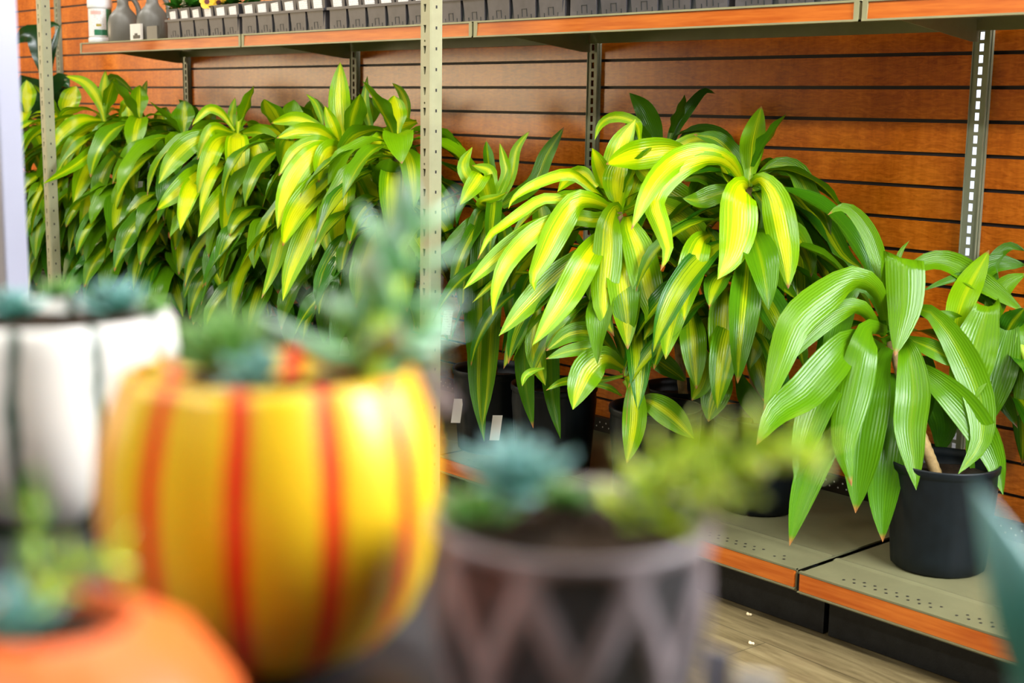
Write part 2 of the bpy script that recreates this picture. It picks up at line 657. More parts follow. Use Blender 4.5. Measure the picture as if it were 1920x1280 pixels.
# ---- two perforated rack posts
def rack_post(px, ypl, label, w=.045, dpt=.036):
    p = aty(px, 165, ypl)
    x0, x1 = p.x - w / 2, p.x + w / 2
    y0, y1 = ypl, ypl + dpt
    root = thing('rack_post', (p.x, ypl + dpt / 2, 0), label, 'rack post', 'perforated rack posts in front of the plants')
    H = 2.3
    mb = MB()
    ch = .004
    # side and back walls, chamfered front corners
    mb.quad((x1, y0 + ch, 0), (x1, y1, 0), (x1, y1, H), (x1, y0 + ch, H))
    mb.quad((x0, y1, 0), (x0, y0 + ch, 0), (x0, y0 + ch, H), (x0, y1, H))
    mb.quad((x1, y1, 0), (x0, y1, 0), (x0, y1, H), (x1, y1, H))
    mb.quad((x0, y0 + ch, 0), (x0 + ch, y0, 0), (x0 + ch, y0, H), (x0, y0 + ch, H))
    mb.quad((x1 - ch, y0, 0), (x1, y0 + ch, 0), (x1, y0 + ch, H), (x1 - ch, y0, H))
    mb.quad((x0, y0 + ch, H), (x1, y0 + ch, H), (x1, y1, H), (x0, y1, H))
    pit = .0508
    zc = 0
    cx = p.x - .002
    fx0, fx1 = x0 + ch, x1 - ch

    def hole(zb, zt, wb, wt, za, zz):
        # frame of four faces round a tapered hole between heights za and zz
        A = [(fx0, y0, za), (fx1, y0, za), (fx1, y0, zz), (fx0, y0, zz)]
        B = [(cx - wb, y0, zb), (cx + wb, y0, zb), (cx + wt, y0, zt), (cx - wt, y0, zt)]
        Bi = [(a, b + .004, c) for a, b, c in B]
        mb.add(A + B + Bi, [(0, 1, 5, 4), (1, 2, 6, 5), (2, 3, 7, 6), (3, 0, 4, 7), (4, 5, 9, 8), (5, 6, 10, 9), (6, 7, 11, 10), (7, 4, 8, 11)])
    k = 0
    while zc < H - .06:
        hole(zc + .012, zc + .031, .0025, .0055, zc, zc + .036)
        if k % 3 == 0:
            hole(zc + .0405, zc + .0455, .0026, .0026, zc + .036, zc + pit)
        else:
            mb.quad((fx0, y0, zc + .036), (fx1, y0, zc + .036), (fx1, y0, zc + pit), (fx0, y0, zc + pit))
        zc += pit
        k += 1
    mb.quad((fx0, y0, zc), (fx1, y0, zc), (fx1, y0, H), (fx0, y0, H))
    # side punchings
    z = .02
    while z < H - .03:
        mb.quad((x1 + .0004, y0 + .015, z), (x1 + .0004, y0 + .020, z), (x1 + .0004, y0 + .020, z + .0075), (x1 + .0004, y0 + .015, z + .0075), mi=1)
        z += pit
    mb.build('post_body', [POSTM, GROOVE], root)
    mb = MB()
    mb.box((x0 - .012, y0 - .008, .0), (x1 + .012, y1 + .008, .004))
    mb.build('foot_plate', METALD, root)
    return root


rack_post(797, -.715, 'pale perforated rack post in the middle, standing before the striped plants')
rack_post(78, -.715, 'pale perforated rack post at the left, among the far plants')

# near white post
p = atd(8, 165, 1.43)
mb = MB()
w = .0125
mb.box((p.x - w, p.y - w, 0), (p.x + w, p.y + w, 2.3))
o = mb.build('display_post', WHITEPOST, bevel=.002)
tag(o, 'blurred white post at the left edge of the picture', 'display post')

# ------------------------------------------------------------------ leaves
def crv(pts, n):
    """Catmull-Rom resampled to n+1 points by arc length"""
    P = [Vector(p) for p in pts]
    P = [P[0] * 2 - P[1]] + P + [P[-1] * 2 - P[-2]]
    out = []
    for i in range(1, len(P) - 2):
        a, b, c, d = P[i - 1:i + 3]
        for k in range(10):
            t = k / 10
            out.append(.5 * ((2 * b) + (c - a) * t + (2 * a - 5 * b + 4 * c - d) * t * t + (3 * b - a - 3 * c + d) * t ** 3))
    out.append(P[-2])
    L = [0]
    for i in range(1, len(out)):
        L.append(L[-1] + (out[i] - out[i - 1]).length)
    res = []
    j = 0
    for k in range(n + 1):
        s = L[-1] * k / n
        while j < len(L) - 2 and L[j + 1] < s:
            j += 1
        f = (s - L[j]) / max(1e-9, L[j + 1] - L[j])
        res.append(out[j].lerp(out[j + 1], f))
    return res


def prof_w(t, shape=0):
    if shape == 1:     # strap
        b = .55 + .45 * min(1, t / .25)
        return b * (1 - max(0, (t - .6) / .4) ** 1.8)
    b = .30 + .70 * (lambda x: x * x * (3 - 2 * x))(min(1, t / .5))
    return b * (1 - max(0, (t - .52) / .48) ** 2.1)


def blade(mb, pts, width, yel, lig, face=None, side=None, n=16, shape=0, wave=.0, cup=.22, twist=0):
    """one leaf; face = share of turning towards the photographer's side, side = horizontal blade direction"""
    C = crv(pts, n)
    rnd = random.random()
    base, tip = C[0], C[-1]
    rad = Vector((tip.x - base.x, tip.y - base.y, 0))
    if rad.length < .02:
        rad = Vector((FW.x, FW.y, 0)) * -1
    rad.normalize()
    s0 = side if side is not None else Vector((-rad.y, rad.x, 0))
    K = 6
    vs, uvs, cs, fs = [], [], [], []
    prev = None
    ph = random.random() * 6
    for i, p in enumerate(C):
        t = i / n
        T = (C[min(i + 1, n)] - C[max(i - 1, 0)])
        if T.length < 1e-7:
            T = Vector((0, 0, -1))
        T.normalize()
        sv = s0 - T * s0.dot(T)
        if face:
            V = (CP - p).normalized()
            sp = T.cross(V)
            if sp.length > .12:
                sp.normalize()
                ref = prev if prev is not None else sv
                if sp.dot(ref) < 0:
                    sp = -sp
                if sv.length > 1e-4:
                    sv = sv.normalized()
                    if sv.dot(sp) < 0:
                        sv = -sv
                sv = sp * face + sv * (1 - face)
        if sv.length < 1e-4:
            sv = prev if prev is not None else Vector((1, 0, 0))
        sv = sv.normalized()
        if prev is not None and sv.dot(prev) < 0:
            sv = -sv
        if prev is not None:
            sv = (sv * .6 + prev * .4).normalized()
        prev = sv
        s = sv
        N = s.cross(T)
        if N.length < 1e-5:
            N = Vector((0, 0, 1))
        N.normalize()
        if twist:
            q = Matrix.Rotation(twist * t, 3, T)
            s = q @ s
            N = q @ N
        up = N.z + .6 * N.dot((CP - p).normalized())
        if i == 0:
            sgn = 1 if up > 0 else -1
        w = width * .5 * prof_w(t, shape)
        for k in range(K + 1):
            u = -1 + 2 * k / K
            wv = wave * w * math.sin(t * 17 + ph + u * 1.2) * abs(u)
            off = N * (sgn * (cup * w * (abs(u) ** 1.6) - cup * w * .4) + wv)
            q_ = p + s * (u * w) + off
            q_.y = min(q_.y, -.024 - .004 * (k % 2))
            vs.append(q_)
            uvs.append((k / K, t))
            cs.append((yel, lig, rnd))
    for i in range(n):
        for k in range(K):
            a = i * (K + 1) + k
            fs.append((a, a + 1, a + K + 2, a + K + 1))
    mb.add(vs, fs, uvs, cs)


def pleaf(mb, d0, pts, wpx, fm=.06, ft=.1, yel=.4, lig=.6, face=.7, shape=0, wave=.10, cup=.25):
    """leaf whose midrib runs along photograph points, starting d0 metres away and coming fm/ft metres nearer"""
    n = len(pts) - 1
    P3 = []
    for i, (x, y) in enumerate(pts):
        t = i / n
        if t < .5:
            f = fm * (1 - (1 - 2 * t) ** 2)
        else:
            f = fm + (ft - fm) * (2 * t - 1)
        P3.append(atd(x, y, d0 - f))
    blade(mb, P3, wpx * (d0 - fm) / FPX, yel, lig, face=face, shape=shape, wave=wave, cup=cup)


def rleaf(mb, base, az, L, th0, th1, width, yel, lig, shape=0, side_roll=0):
    """leaf arching out at azimuth az, launch angle th0, ending at angle th1 (radians above horizontal)"""
    n = 7
    P = [Vector(base)]
    d = Vector((math.cos(az), math.sin(az), 0))
    for i in range(n):
        s = (i + .5) / n
        th = th0 + (th1 - th0) * (s ** .62)
        P.append(P[-1] + (d * math.cos(th) + Vector((0, 0, math.sin(th)))) * (L / n))
        d = Matrix.Rotation(side_roll / n, 3, 'Z') @ d
    blade(mb, P, width, yel, lig, side=Vector((-math.sin(az), math.cos(az), side_roll * .3)).normalized(), wave=.12, shape=shape, n=13, cup=.3, twist=random.uniform(-.5, .5))


def crown(mb, base, n, L, wid, yel, lig, azc=None, spread=PI, up=.06, zmin=.2, shape=0, drop=1.0):
    """rosette of n leaves; azc/spread restrict the azimuths"""
    base = Vector(base)
    for i in range(n):
        k = i / max(1, n - 1)                 # 0 inner (young, upright) .. 1 outer (old, hanging)
        az = (azc if azc is not None else 0) + (((i * 2.39996) % (2 * PI)) - PI) / PI * spread + random.uniform(-.2, .2)
        ln = L * (.42 + .65 * min(1, k * 2.5)) * random.uniform(.85, 1.12)
        th0 = R(72 - 52 * k ** .6 + random.uniform(-9, 9))
        th1 = R(55 - 140 * min(1, k * 2.2) * drop + random.uniform(-12, 8)) if k < up else R(-78 + random.uniform(-10, 18))
        if base.z - ln * .7 < zmin:
            th1 = max(th1, R(-45))
        b = base + Vector((math.cos(az), math.sin(az), 0)) * .012 + Vector((0, 0, .05 * (1 - k) - .06 * k))
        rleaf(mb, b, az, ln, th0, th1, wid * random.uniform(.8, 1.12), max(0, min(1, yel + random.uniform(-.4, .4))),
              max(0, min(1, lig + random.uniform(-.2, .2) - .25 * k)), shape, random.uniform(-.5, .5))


def pot_mesh(c, rt, rb, h, name='pot', parent=None, mat=None, rim=.018, flutes=24):
    mb = MB()
    prof = [(rb * .92, 0), (rb, .006)]
    for k in range(1, 7):
        t = k / 7
        prof.append((rb + (rt - rb) * t * .96, .006 + (h - rim - .006) * t))
    prof += [(rt * .965, h - rim - .004), (rt * .975, h - rim), (rt, h - rim + .003), (rt * 1.005, h - .004), (rt, h), (rt * .965, h - .001), (rt * .955, h - rim),
             (rt * .93, h - .05), (.0001, h - .05)]

    def mod(r, z, a, j):
        if z < h - rim - .003 and j < 9 and flutes:
            return r * (1 + .006 * math.cos(a * flutes)), 0
        return r, 0
    mb.lathe(prof, 72, c, mod)
    return mb.build(name, mat or BLACKP, parent, smooth=True, loc=c)


def soil_mesh(c, r, z, parent):
    mb = MB()
    rings, n = 6, 28
    vs = [(c[0], c[1], z + .004)]
    fs = []
    for j in range(1, rings + 1):
        for i in range(n):
            a = 2 * PI * i / n
            rr = r * j / rings
            vs.append((c[0] + rr * math.cos(a), c[1] + rr * math.sin(a), z + .006 * noise.noise((rr * 60, a * 3, c[0] * 9)) + .004 * (1 - j / rings)))
    for i in range(n):
        fs.append((0, 1 + i, 1 + (i + 1) % n))
    for j in range(rings - 1):
        for i in range(n):
            a, b = 1 + j * n + i, 1 + j * n + (i + 1) % n
            fs.append((a, a + n, b + n, b))
    mb.add(vs, fs)
    return mb.build('soil', SOIL, parent, smooth=True)


LASTC = [None]                     # each leaf crown grows on the cane made just before it


def cane_mesh(a, b, r0_, r1_, parent, mat=CANE):
    a, b = Vector(a), Vector(b)
    mid = a.lerp(b, .5) + Vector((random.uniform(-.01, .01), random.uniform(-.01, .01), 0))
    C = crv([a, mid, b], 40)
    rad = []
    for i in range(41):
        rad.append((r0_ + (r1_ - r0_) * i / 40) * (1 + (.10 if i % 2 else 0)))
    mb = MB()
    mb.tube(C, rad, 12)
    LASTC[0] = mb.build('cane', mat, parent, smooth=True)
    return LASTC[0]


def potted(x, y, label, cat='potted plant', group=None, rt=.115, rb=.098, h=.232, name='corn_plant', z=DZ):
    c = (x, y, z)
    root = thing(name, c, label, cat, group)
    pot_mesh(c, rt, rb, h, 'pot', root)
    soil_mesh(c, rt * .94, z + h - .035, root)
    return root


TOWARD = math.atan2(-FW.y, -FW.x)        # azimuth from the plants to the photographer
GP = 'yellow-striped corn plants in the left row'

# ============ the biggest striped plant (three heads)
PA = potted(-.575, -.41, 'biggest yellow-striped corn plant, its bright leaves arching in the middle of the picture')
dA = depth(aty(1158, 395, -.42))
bA = aty(1160, 398, -.42)
cane_mesh((-.60, -.40, DZ + .19), bA, .011, .009, PA)
mb = MB()
crown(mb, bA, 20, .36, .075, .4, .45, azc=TOWARD + PI, spread=2.0)
crown(mb, bA - Vector((0, 0, .16)), 16, .36, .075, .3, .25, azc=TOWARD, spread=2.4)
LA = [
    ([(1160, 392), (1136, 340), (1122, 305), (1110, 277)], 36, -.02, .02, .62, .9, .85),
    ([(1152, 395), (1150, 330), (1165, 270), (1192, 223)], 50, -.03, -.05, .75, .95, .8),
    ([(1160, 398), (1158, 350), (1165, 310), (1180, 290)], 58, .02, .0, .5, .85, .9),
    ([(1176, 392), (1184, 355), (1200, 320), (1215, 300)], 34, .02, .0, .45, .75, .8),
    ([(1160, 396), (1154, 390), (1142, 420), (1140, 470), (1133, 545), (1133, 590), (1152, 631)], 58, .12, .17, .42, .62, .9),
    ([(1152, 394), (1115, 378), (1082, 378), (1050, 420), (1018, 485), (1000, 520), (1003, 547)], 52, .10, .14, .5, .8, .85),
    ([(1150, 420), (1120, 455), (1100, 485), (1062, 555), (1025, 610), (998, 648)], 56, .14, .2, .45, .75, .9),
    ([(1120, 450), (1090, 478), (1040, 520), (985, 575), (935, 630)], 50, .08, .14, .28, .55, .85),
    ([(1148, 392), (1110, 355), (1068, 327), (1005, 345), (965, 370), (953, 392)], 24, .04, .08, .65, .85, .7),
    ([(1150, 392), (1085, 380), (1022, 372), (975, 400), (940, 425), (918, 442), (895, 487)], 22, .08, .14, .65, .85, .75),
    ([(1110, 400), (1040, 415), (980, 445), (920, 492), (868, 543)], 40, .06, .12, .42, .7, .85),
    ([(1120, 405), (1050, 410), (1000, 438), (952, 490), (930, 545), (924, 592)], 38, .10, .16, .6, .8, .85),
    ([(1176, 405), (1180, 425), (1198, 470), (1215, 540), (1228, 590), (1207, 638)], 62, .13, .2, .42, .62, .9),
    ([(1166, 430), (1166, 500), (1172, 560), (1175, 610), (1177, 656)], 62, .15, .21, .5, .6, .92),
    ([(1195, 520), (1203, 580), (1200, 630), (1195, 676)], 40, .1, .13, .2, .35, .8),
    ([(1170, 395), (1120, 412), (1080, 410), (1040, 430)], 34, .05, .05, .3, .6, .7),
    ([(1150, 400), (1100, 400), (1060, 385), (1010, 380)], 30, -.02, .0, .25, .5, .75),
    ([(1120, 350), (1090, 325), (1065, 335), (1045, 360)], 30, -.08, -.05, .6, .8, .8),
    ([(1200, 262), (1192, 230), (1152, 219), (1125, 234), (1115, 263)], 22, -.1, -.08, .3, .8, .75),
    ([(1172, 398), (1210, 380), (1250, 395), (1290, 425), (1322, 475), (1343, 540)], 58, .06, .12, .48, .62, .88),
    ([(1172, 396), (1215, 345), (1260, 362), (1300, 390), (1335, 425)], 52, .0, .04, .3, .4, .85),
    ([(1240, 350), (1222, 332), (1205, 318), (1187, 304)], 40, .04, .05, .5, .8, .85),
    ([(1180, 390), (1260, 290), (1300, 262), (1340, 264), (1357, 284)], 32, .0, .03, .35, .82, .7),
    ([(1300, 292), (1260, 283), (1200, 290), (1165, 298), (1136, 308)], 58, .06, .12, .6, .88, .9),
    ([(1130, 560), (1080, 600), (1040, 630), (1022, 658)], 38, .08, .1, .25, .35, .8),
    ([(1010, 575), (1002, 630), (1008, 680), (1023, 723)], 38, .02, .05, .5, .55, .9),
]
for a in LA:
    pleaf(mb, dA, a[0], a[1], a[2], a[3], a[4], a[5], a[6])
mb.build('leaf_crown', LEAF, LASTC[0], smooth=True)

bC = aty(1172, 712, -.47)
dC = depth(bC) - .07
cane_mesh((-.575, -.43, DZ + .19), bC, .010, .008, PA, GREENST)
mb = MB()
LC = [
    ([(1176, 705), (1188, 725), (1190, 780), (1184, 830), (1175, 869)], 46, .06, .07, .42, .42, .92),
    ([(1170, 690), (1135, 672), (1105, 690), (1085, 730), (1074, 768)], 62, .06, .1, .35, .40, .92),
    ([(1168, 690), (1120, 655), (1070, 657), (1023, 673)], 28, .02, .05, .1, .38, .8),
    ([(1168, 680), (1120, 628), (1070, 625), (1024, 658)], 40, .0, .02, .2, .30, .8),
    ([(1166, 742), (1145, 728), (1122, 722), (1108, 726)], 12, .02, .03, .1, .35, .8),
    ([(1180, 695), (1215, 668), (1255, 690), (1288, 716)], 40, .02, .04, .1, .25, .85),
    ([(1200, 748), (1225, 756), (1262, 782), (1301, 822)], 50, .06, .08, .22, .35, .92),
    ([(1172, 705), (1168, 660), (1155, 625), (1140, 600)], 18, -.01, -.02, .3, .3, .8),
    ([(1174, 705), (1190, 660), (1205, 640), (1230, 625)], 22, -.02, -.03, .2, .25, .8),
    ([(1168, 705), (1130, 712), (1090, 714), (1055, 716), (1023, 732)], 20, .0, .03, .15, .45, .7),
    ([(1166, 700), (1140, 650), (1115, 632), (1090, 632)], 18, -.04, -.05, .1, .2, .7),
    ([(1020, 690), (997, 696), (984, 706), (979, 724)], 14, .0, .02, .1, .55, .8),
]
for a in LC:
    pleaf(mb, dC, a[0], a[1], a[2], a[3], a[4], a[5], a[6])
mb.build('leaf_crown', LEAF, LASTC[0], smooth=True)

# ============ second striped plant, right of the biggest
PB = potted(-.36, -.27, 'striped corn plant behind and right of the biggest one, broad spear leaf pointing up')
bB = aty(1402, 352, -.30)
dB = depth(bB)
cane_mesh((-.37, -.27, DZ + .19), bB, .012, .010, PB)
b2 = aty(1375, 560, -.36)
mb = MB()
crown(mb, bB, 16, .36, .07, .15, .25, azc=TOWARD + PI * .9, spread=1.9)
crown(mb, bB - Vector((0, 0, .12)), 12, .36, .075, .3, .2, azc=TOWARD, spread=1.8)
LB = [
    ([(1404, 350), (1408, 300), (1412, 260), (1428, 198)], 46, .0, .02, .12, .62, .92),
    ([(1402, 352), (1392, 350), (1386, 372), (1384, 430), (1372, 480), (1345, 524)], 72, .12, .16, .68, .92, .92),
    ([(1410, 345), (1428, 338), (1452, 370), (1468, 440), (1476, 490), (1478, 542)], 62, .10, .15, .5, .68, .88),
    ([(1412, 342), (1448, 310), (1490, 318), (1520, 370), (1546, 402), (1558, 442)], 42, .0, .03, .08, .35, .7),
    ([(1415, 345), (1462, 330), (1520, 390), (1560, 470), (1620, 510)], 56, -.12, -.14, .1, .1, .7),
    ([(1415, 345), (1470, 350), (1540, 420), (1580, 480), (1625, 508)], 60, -.08, -.08, .18, .12, .8),
    ([(1395, 345), (1380, 300), (1345, 262), (1300, 252)], 40, -.08, -.08, .1, .18, .7),
    ([(1395, 345), (1370, 300), (1320, 286), (1265, 302), (1220, 350), (1183, 432)], 44, .08, .16, .6, .88, .75),
    ([(1395, 345), (1362, 305), (1310, 300), (1258, 328), (1225, 372), (1240, 425), (1252, 470), (1238, 508)], 46, .1, .18, .55, .85, .75),
    ([(1396, 352), (1350, 362), (1310, 375), (1280, 372)], 40, .0, .02, .1, .4, .8),
    ([(1397, 355), (1350, 345), (1310, 330), (1280, 340)], 30, -.05, -.05, .1, .35, .7),
    ([(1410, 352), (1440, 400), (1438, 470), (1450, 560), (1470, 640)], 50, .05, .05, .2, .3, .85),
    ([(1415, 350), (1470, 400), (1492, 470), (1502, 550), (1496, 650)], 64, .0, .02, .3, .28, .9),
    ([(1415, 350), (1500, 420), (1560, 500), (1600, 560)], 30, -.05, -.05, .0, .12, .7),
]
for a in LB:
    pleaf(mb, dB, a[0], a[1], a[2], a[3], a[4], a[5], a[6])
mb.build('leaf_crown', LEAF, LASTC[0], smooth=True)
cane_mesh((-.33, -.29, DZ + .19), b2, .010, .009, PB)
mb = MB()
crown(mb, b2, 14, .3, .07, .3, .22, azc=TOWARD, spread=2.6)
d2 = depth(b2) + .02
LB2 = [
    ([(1330, 440), (1312, 455), (1295, 510), (1285, 560), (1283, 602)], 54, .12, .16, .5, .55, .9),
    ([(1320, 480), (1285, 525), (1262, 590), (1252, 640), (1248, 674)], 54, .1, .14, .3, .45, .9),
    ([(1372, 540), (1362, 548), (1358, 600), (1357, 670), (1355, 746)], 60, .12, .16, .4, .42, .92),
    ([(1385, 480), (1398, 490), (1418, 545), (1424, 600), (1416, 650), (1406, 692)], 66, .10, .14, .38, .42, .92),
    ([(1290, 560), (1298, 620), (1302, 670), (1306, 730)], 50, .08, .1, .3, .35, .9),
    ([(1310, 640), (1318, 690), (1312, 725), (1297, 751)], 48, .04, .06, .35, .4, .9),
    ([(1362, 680), (1350, 715), (1338, 750), (1328, 791)], 56, .04, .06, .28, .3, .9),
    ([(1400, 640), (1418, 670), (1432, 715), (1442, 760)], 44, .06, .08, .45, .35, .9),
    ([(1430, 560), (1440, 620), (1450, 680), (1440, 740)], 40, .04, .05, .2, .25, .9),
    ([(1380, 690), (1400, 740), (1425, 780), (1415, 810)], 40, .02, .03, .0, .12, .9),
]
for a in LB2:
    pleaf(mb, d2, a[0], a[1], a[2], a[3], a[4], a[5], a[6])
mb.build('leaf_crown', LEAF, LASTC[0], smooth=True)

# ============ dark plant at the wall behind them
PD = potted(-.70, -.165, 'dark green corn plant at the wall, two spiky leaves above the biggest one', rt=.11, rb=.095)
bD = aty(1250, 285, -.15)
dD = depth(bD)
cane_mesh((-.70, -.165, DZ + .19), bD, .012, .010, PD)
mb = MB()
crown(mb, bD, 8, .3, .06, .05, .12, azc=TOWARD + PI / 2, spread=.9)
for a in [
    ([(1240, 290), (1228, 250), (1208, 205), (1180, 174)], 40, .0, .02, .0, .14, .9),
    ([(1258, 285), (1272, 235), (1298, 195), (1322, 170), (1342, 176)], 22, .0, .02, .0, .08, .8),
    ([(1250, 280), (1258, 250), (1268, 225), (1278, 212)], 12, .0, .0, .1, .25, .8),
    ([(1262, 285), (1300, 252), (1350, 262), (1395, 310)], 42, .0, .02, .05, .12, .8),
    ([(1238, 290), (1205, 260), (1192, 240), (1172, 232)], 34, .02, .04, .0, .15, .8),
]:
    pleaf(mb, dD, a[0], a[1], a[2], a[3], a[4], a[5], a[6])
mb.build('leaf_crown', LEAF, LASTC[0], smooth=True)

# ============ dark strap-leaved plants left of the biggest
PS = potted(-1.20, -.40, 'dark strap-leaved plant right of the pale post, long leaves hanging past its pot', name='strap_leaf_plant')
bS = aty(925, 395, -.38)
dS = depth(bS) - .05
cane_mesh((-1.20, -.40, DZ + .19), bS, .011, .009, PS)
mb = MB()
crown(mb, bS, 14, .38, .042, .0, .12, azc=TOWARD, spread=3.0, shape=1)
for a in [
    ([(920, 400), (900, 395), (885, 440), (872, 520), (866, 600)], 26, .06, .1, .12, .14, .9),
    ([(925, 400), (910, 420), (903, 520), (900, 640), (898, 740), (908, 828)], 48, .12, .15, .1, .14, .95),
    ([(925, 400), (930, 480), (922, 600), (915, 720), (905, 800)], 34, .13, .16, .3, .3, .95),
    ([(915, 400), (880, 420), (850, 450), (822, 480)], 22, .05, .08, .0, .22, .8),
    ([(915, 400), (885, 430), (862, 455), (840, 470)], 18, .04, .08, .0, .16, .8),
    ([(930, 395), (948, 440), (955, 540), (965, 660)], 30, .1, .14, .1, .14, .9),
    ([(918, 390), (885, 345), (868, 310), (886, 275)], 26, .02, .02, .3, .8, .85),
    ([(925, 385), (948, 330), (945, 300), (937, 268)], 20, .0, .0, .3, .7, .85),
    ([(930, 385), (958, 330), (968, 280), (994, 244)], 20, .0, .0, .2, .6, .85),
    ([(940, 385), (1000, 345), (1025, 290), (1058, 237)], 30, -.05, -.06, .1, .22, .9),
    ([(920, 390), (905, 330), (890, 345), (862, 385)], 36, .06, .1, .35, .82, .85),
    ([(922, 388), (920, 335), (915, 318), (885, 310)], 26, .0, .0, .35, .75, .8),
    ([(935, 395), (900, 380), (930, 370), (952, 360)], 18, .08, .1, .2, .7, .8),
    ([(925, 400), (905, 450), (890, 520), (885, 600), (880, 690)], 34, .1, .12, .08, .12, .95),
]:
    pleaf(mb, dS, a[0], a[1], a[2], a[3], a[4], a[5], a[6], 1)
mb.build('leaf_crown', LEAF, LASTC[0], smooth=True)

PT = potted(-.93, -.42, 'dark-leaved plant in the black pot left of the biggest, brown leaf tips hanging', name='strap_leaf_plant')
bT = aty(1020, 500, -.42)
dT = depth(bT) - .05
cane_mesh((-.93, -.42, DZ + .19), bT, .011, .009, PT)
mb = MB()
crown(mb, bT, 16, .32, .055, .05, .12, azc=TOWARD, spread=3.0)
for a in [
    ([(1000, 520), (985, 600), (984, 700), (990, 750), (1000, 803)], 38, .06, .08, .05, .14, .92),
    ([(1030, 520), (1030, 640), (1035, 740), (1051, 823)], 36, .06, .08, .05, .12, .92),
    ([(1010, 520), (985, 590), (962, 640), (944, 692)], 28, .06, .08, .75, .42, .85),
    ([(1015, 515), (1060, 560), (1090, 600), (1110, 640)], 40, .02, .04, .15, .2, .85),
    ([(1010, 515), (960, 510), (925, 530), (885, 568)], 14, .06, .1, .5, .6, .8),
]:
    pleaf(mb, dT, a[0], a[1], a[2], a[3], a[4], a[5], a[6])
mb.build('leaf_crown', LEAF, LASTC[0], smooth=True)

# ============ lime green plant at the right
cE = atz(1757, 1058, DZ - .004)
PE = potted(cE.x, cE.y, 'lime green broad-leaved plant in a black pot at the lower right', name='lime_corn_plant', z=DZ - .004)
bE = aty(1672, 640, cE.y + .02)
dE = depth(aty(1672, 590, cE.y + .02))
tE = aty(1668, 560, cE.y + .02)
cane_mesh((cE.x - .015, cE.y, DZ + .19), bE, .012, .011, PE)
mb = MB()
crown(mb, bE, 8, .28, .075, .0, .3, azc=TOWARD + PI, spread=1.5)
LE = [
    ([(1664, 590), (1652, 510), (1630, 440), (1600, 398), (1575, 388), (1552, 403)], 34, -.02, .0, .1, .85, .8),
    ([(1670, 600), (1676, 520), (1690, 478), (1697, 500), (1697, 570), (1688, 620), (1678, 668)], 72, .06, .1, .12, .8, .95),
    ([(1660, 600), (1645, 545), (1605, 522), (1555, 548), (1495, 598), (1468, 660), (1432, 778)], 66, .1, .16, .15, .9, .82),
    ([(1658, 630), (1615, 578), (1570, 585), (1515, 630), (1465, 690)], 40, .08, .12, .15, .78, .75),
    ([(1655, 590), (1625, 535), (1590, 555), (1565, 640), (1542, 722)], 48, .0, .0, .02, .38, .9),
    ([(1662, 620), (1632, 615), (1620, 650), (1602, 730), (1582, 830), (1597, 912)], 66, .12, .17, .1, .6, .92),
    ([(1655, 655), (1600, 640), (1560, 680), (1510, 735), (1455, 775), (1418, 835)], 74, .12, .2, .1, .62, .85),
    ([(1640, 660), (1580, 690), (1540, 740), (1510, 820), (1490, 905)], 66, .12, .16, .1, .5, .92),
    ([(1640, 700), (1590, 760), (1540, 840), (1505, 930), (1480, 1024)], 62, .12, .15, .12, .5, .92),
    ([(1600, 720), (1570, 790), (1550, 850), (1530, 910)], 34, .08, .1, .15, .7, .9),
    ([(1665, 650), (1640, 720), (1622, 800), (1612, 880), (1604, 962)], 78, .10, .12, .06, .45, .95),
    ([(1672, 700), (1672, 780), (1662, 860), (1655, 940), (1655, 1016)], 70, .10, .12, .05, .35, .95),
    ([(1680, 640), (1702, 655), (1712, 730), (1706, 800), (1712, 860), (1718, 919)], 64, .13, .17, .15, .62, .95),
    ([(1685, 610), (1728, 578), (1775, 620), (1815, 690), (1838, 760), (1838, 830), (1796, 889)], 58, .08, .14, .22, .72, .85),
    ([(1682, 560), (1722, 500), (1780, 492), (1850, 535), (1922, 585)], 46, .0, .04, .1, .8, .75),
    ([(1690, 630), (1740, 650), (1790, 675), (1830, 690)], 36, .06, .08, .25, .6, .8),
    ([(1690, 670), (1755, 715), (1815, 775), (1860, 850), (1881, 928)], 62, .1, .14, .08, .55, .88),
    ([(1672, 560), (1680, 500), (1690, 470), (1706, 450)], 12, -.04, -.05, .1, .75, .9),
    ([(1800, 740), (1832, 800), (1838, 860), (1850, 930)], 50, .02, .02, .02, .3, .92),
    ([(1690, 680), (1740, 720), (1770, 790), (1760, 855)], 64, -.04, -.05, .02, .15, .9),
    ([(1690, 640), (1800, 670), (1865, 720), (1908, 802)], 52, .0, .02, .05, .45, .85),
    ([(1690, 690), (1740, 730), (1735, 790), (1728, 800)], 20, .02, .02, .1, .35, .85),
]
for a in LE:
    pleaf(mb, dE, a[0], a[1], a[2], a[3], a[4] * .3, a[5] * .42, a[6], wave=.05, cup=.3)
mb.build('leaf_crown', LEAF, LASTC[0], smooth=True)

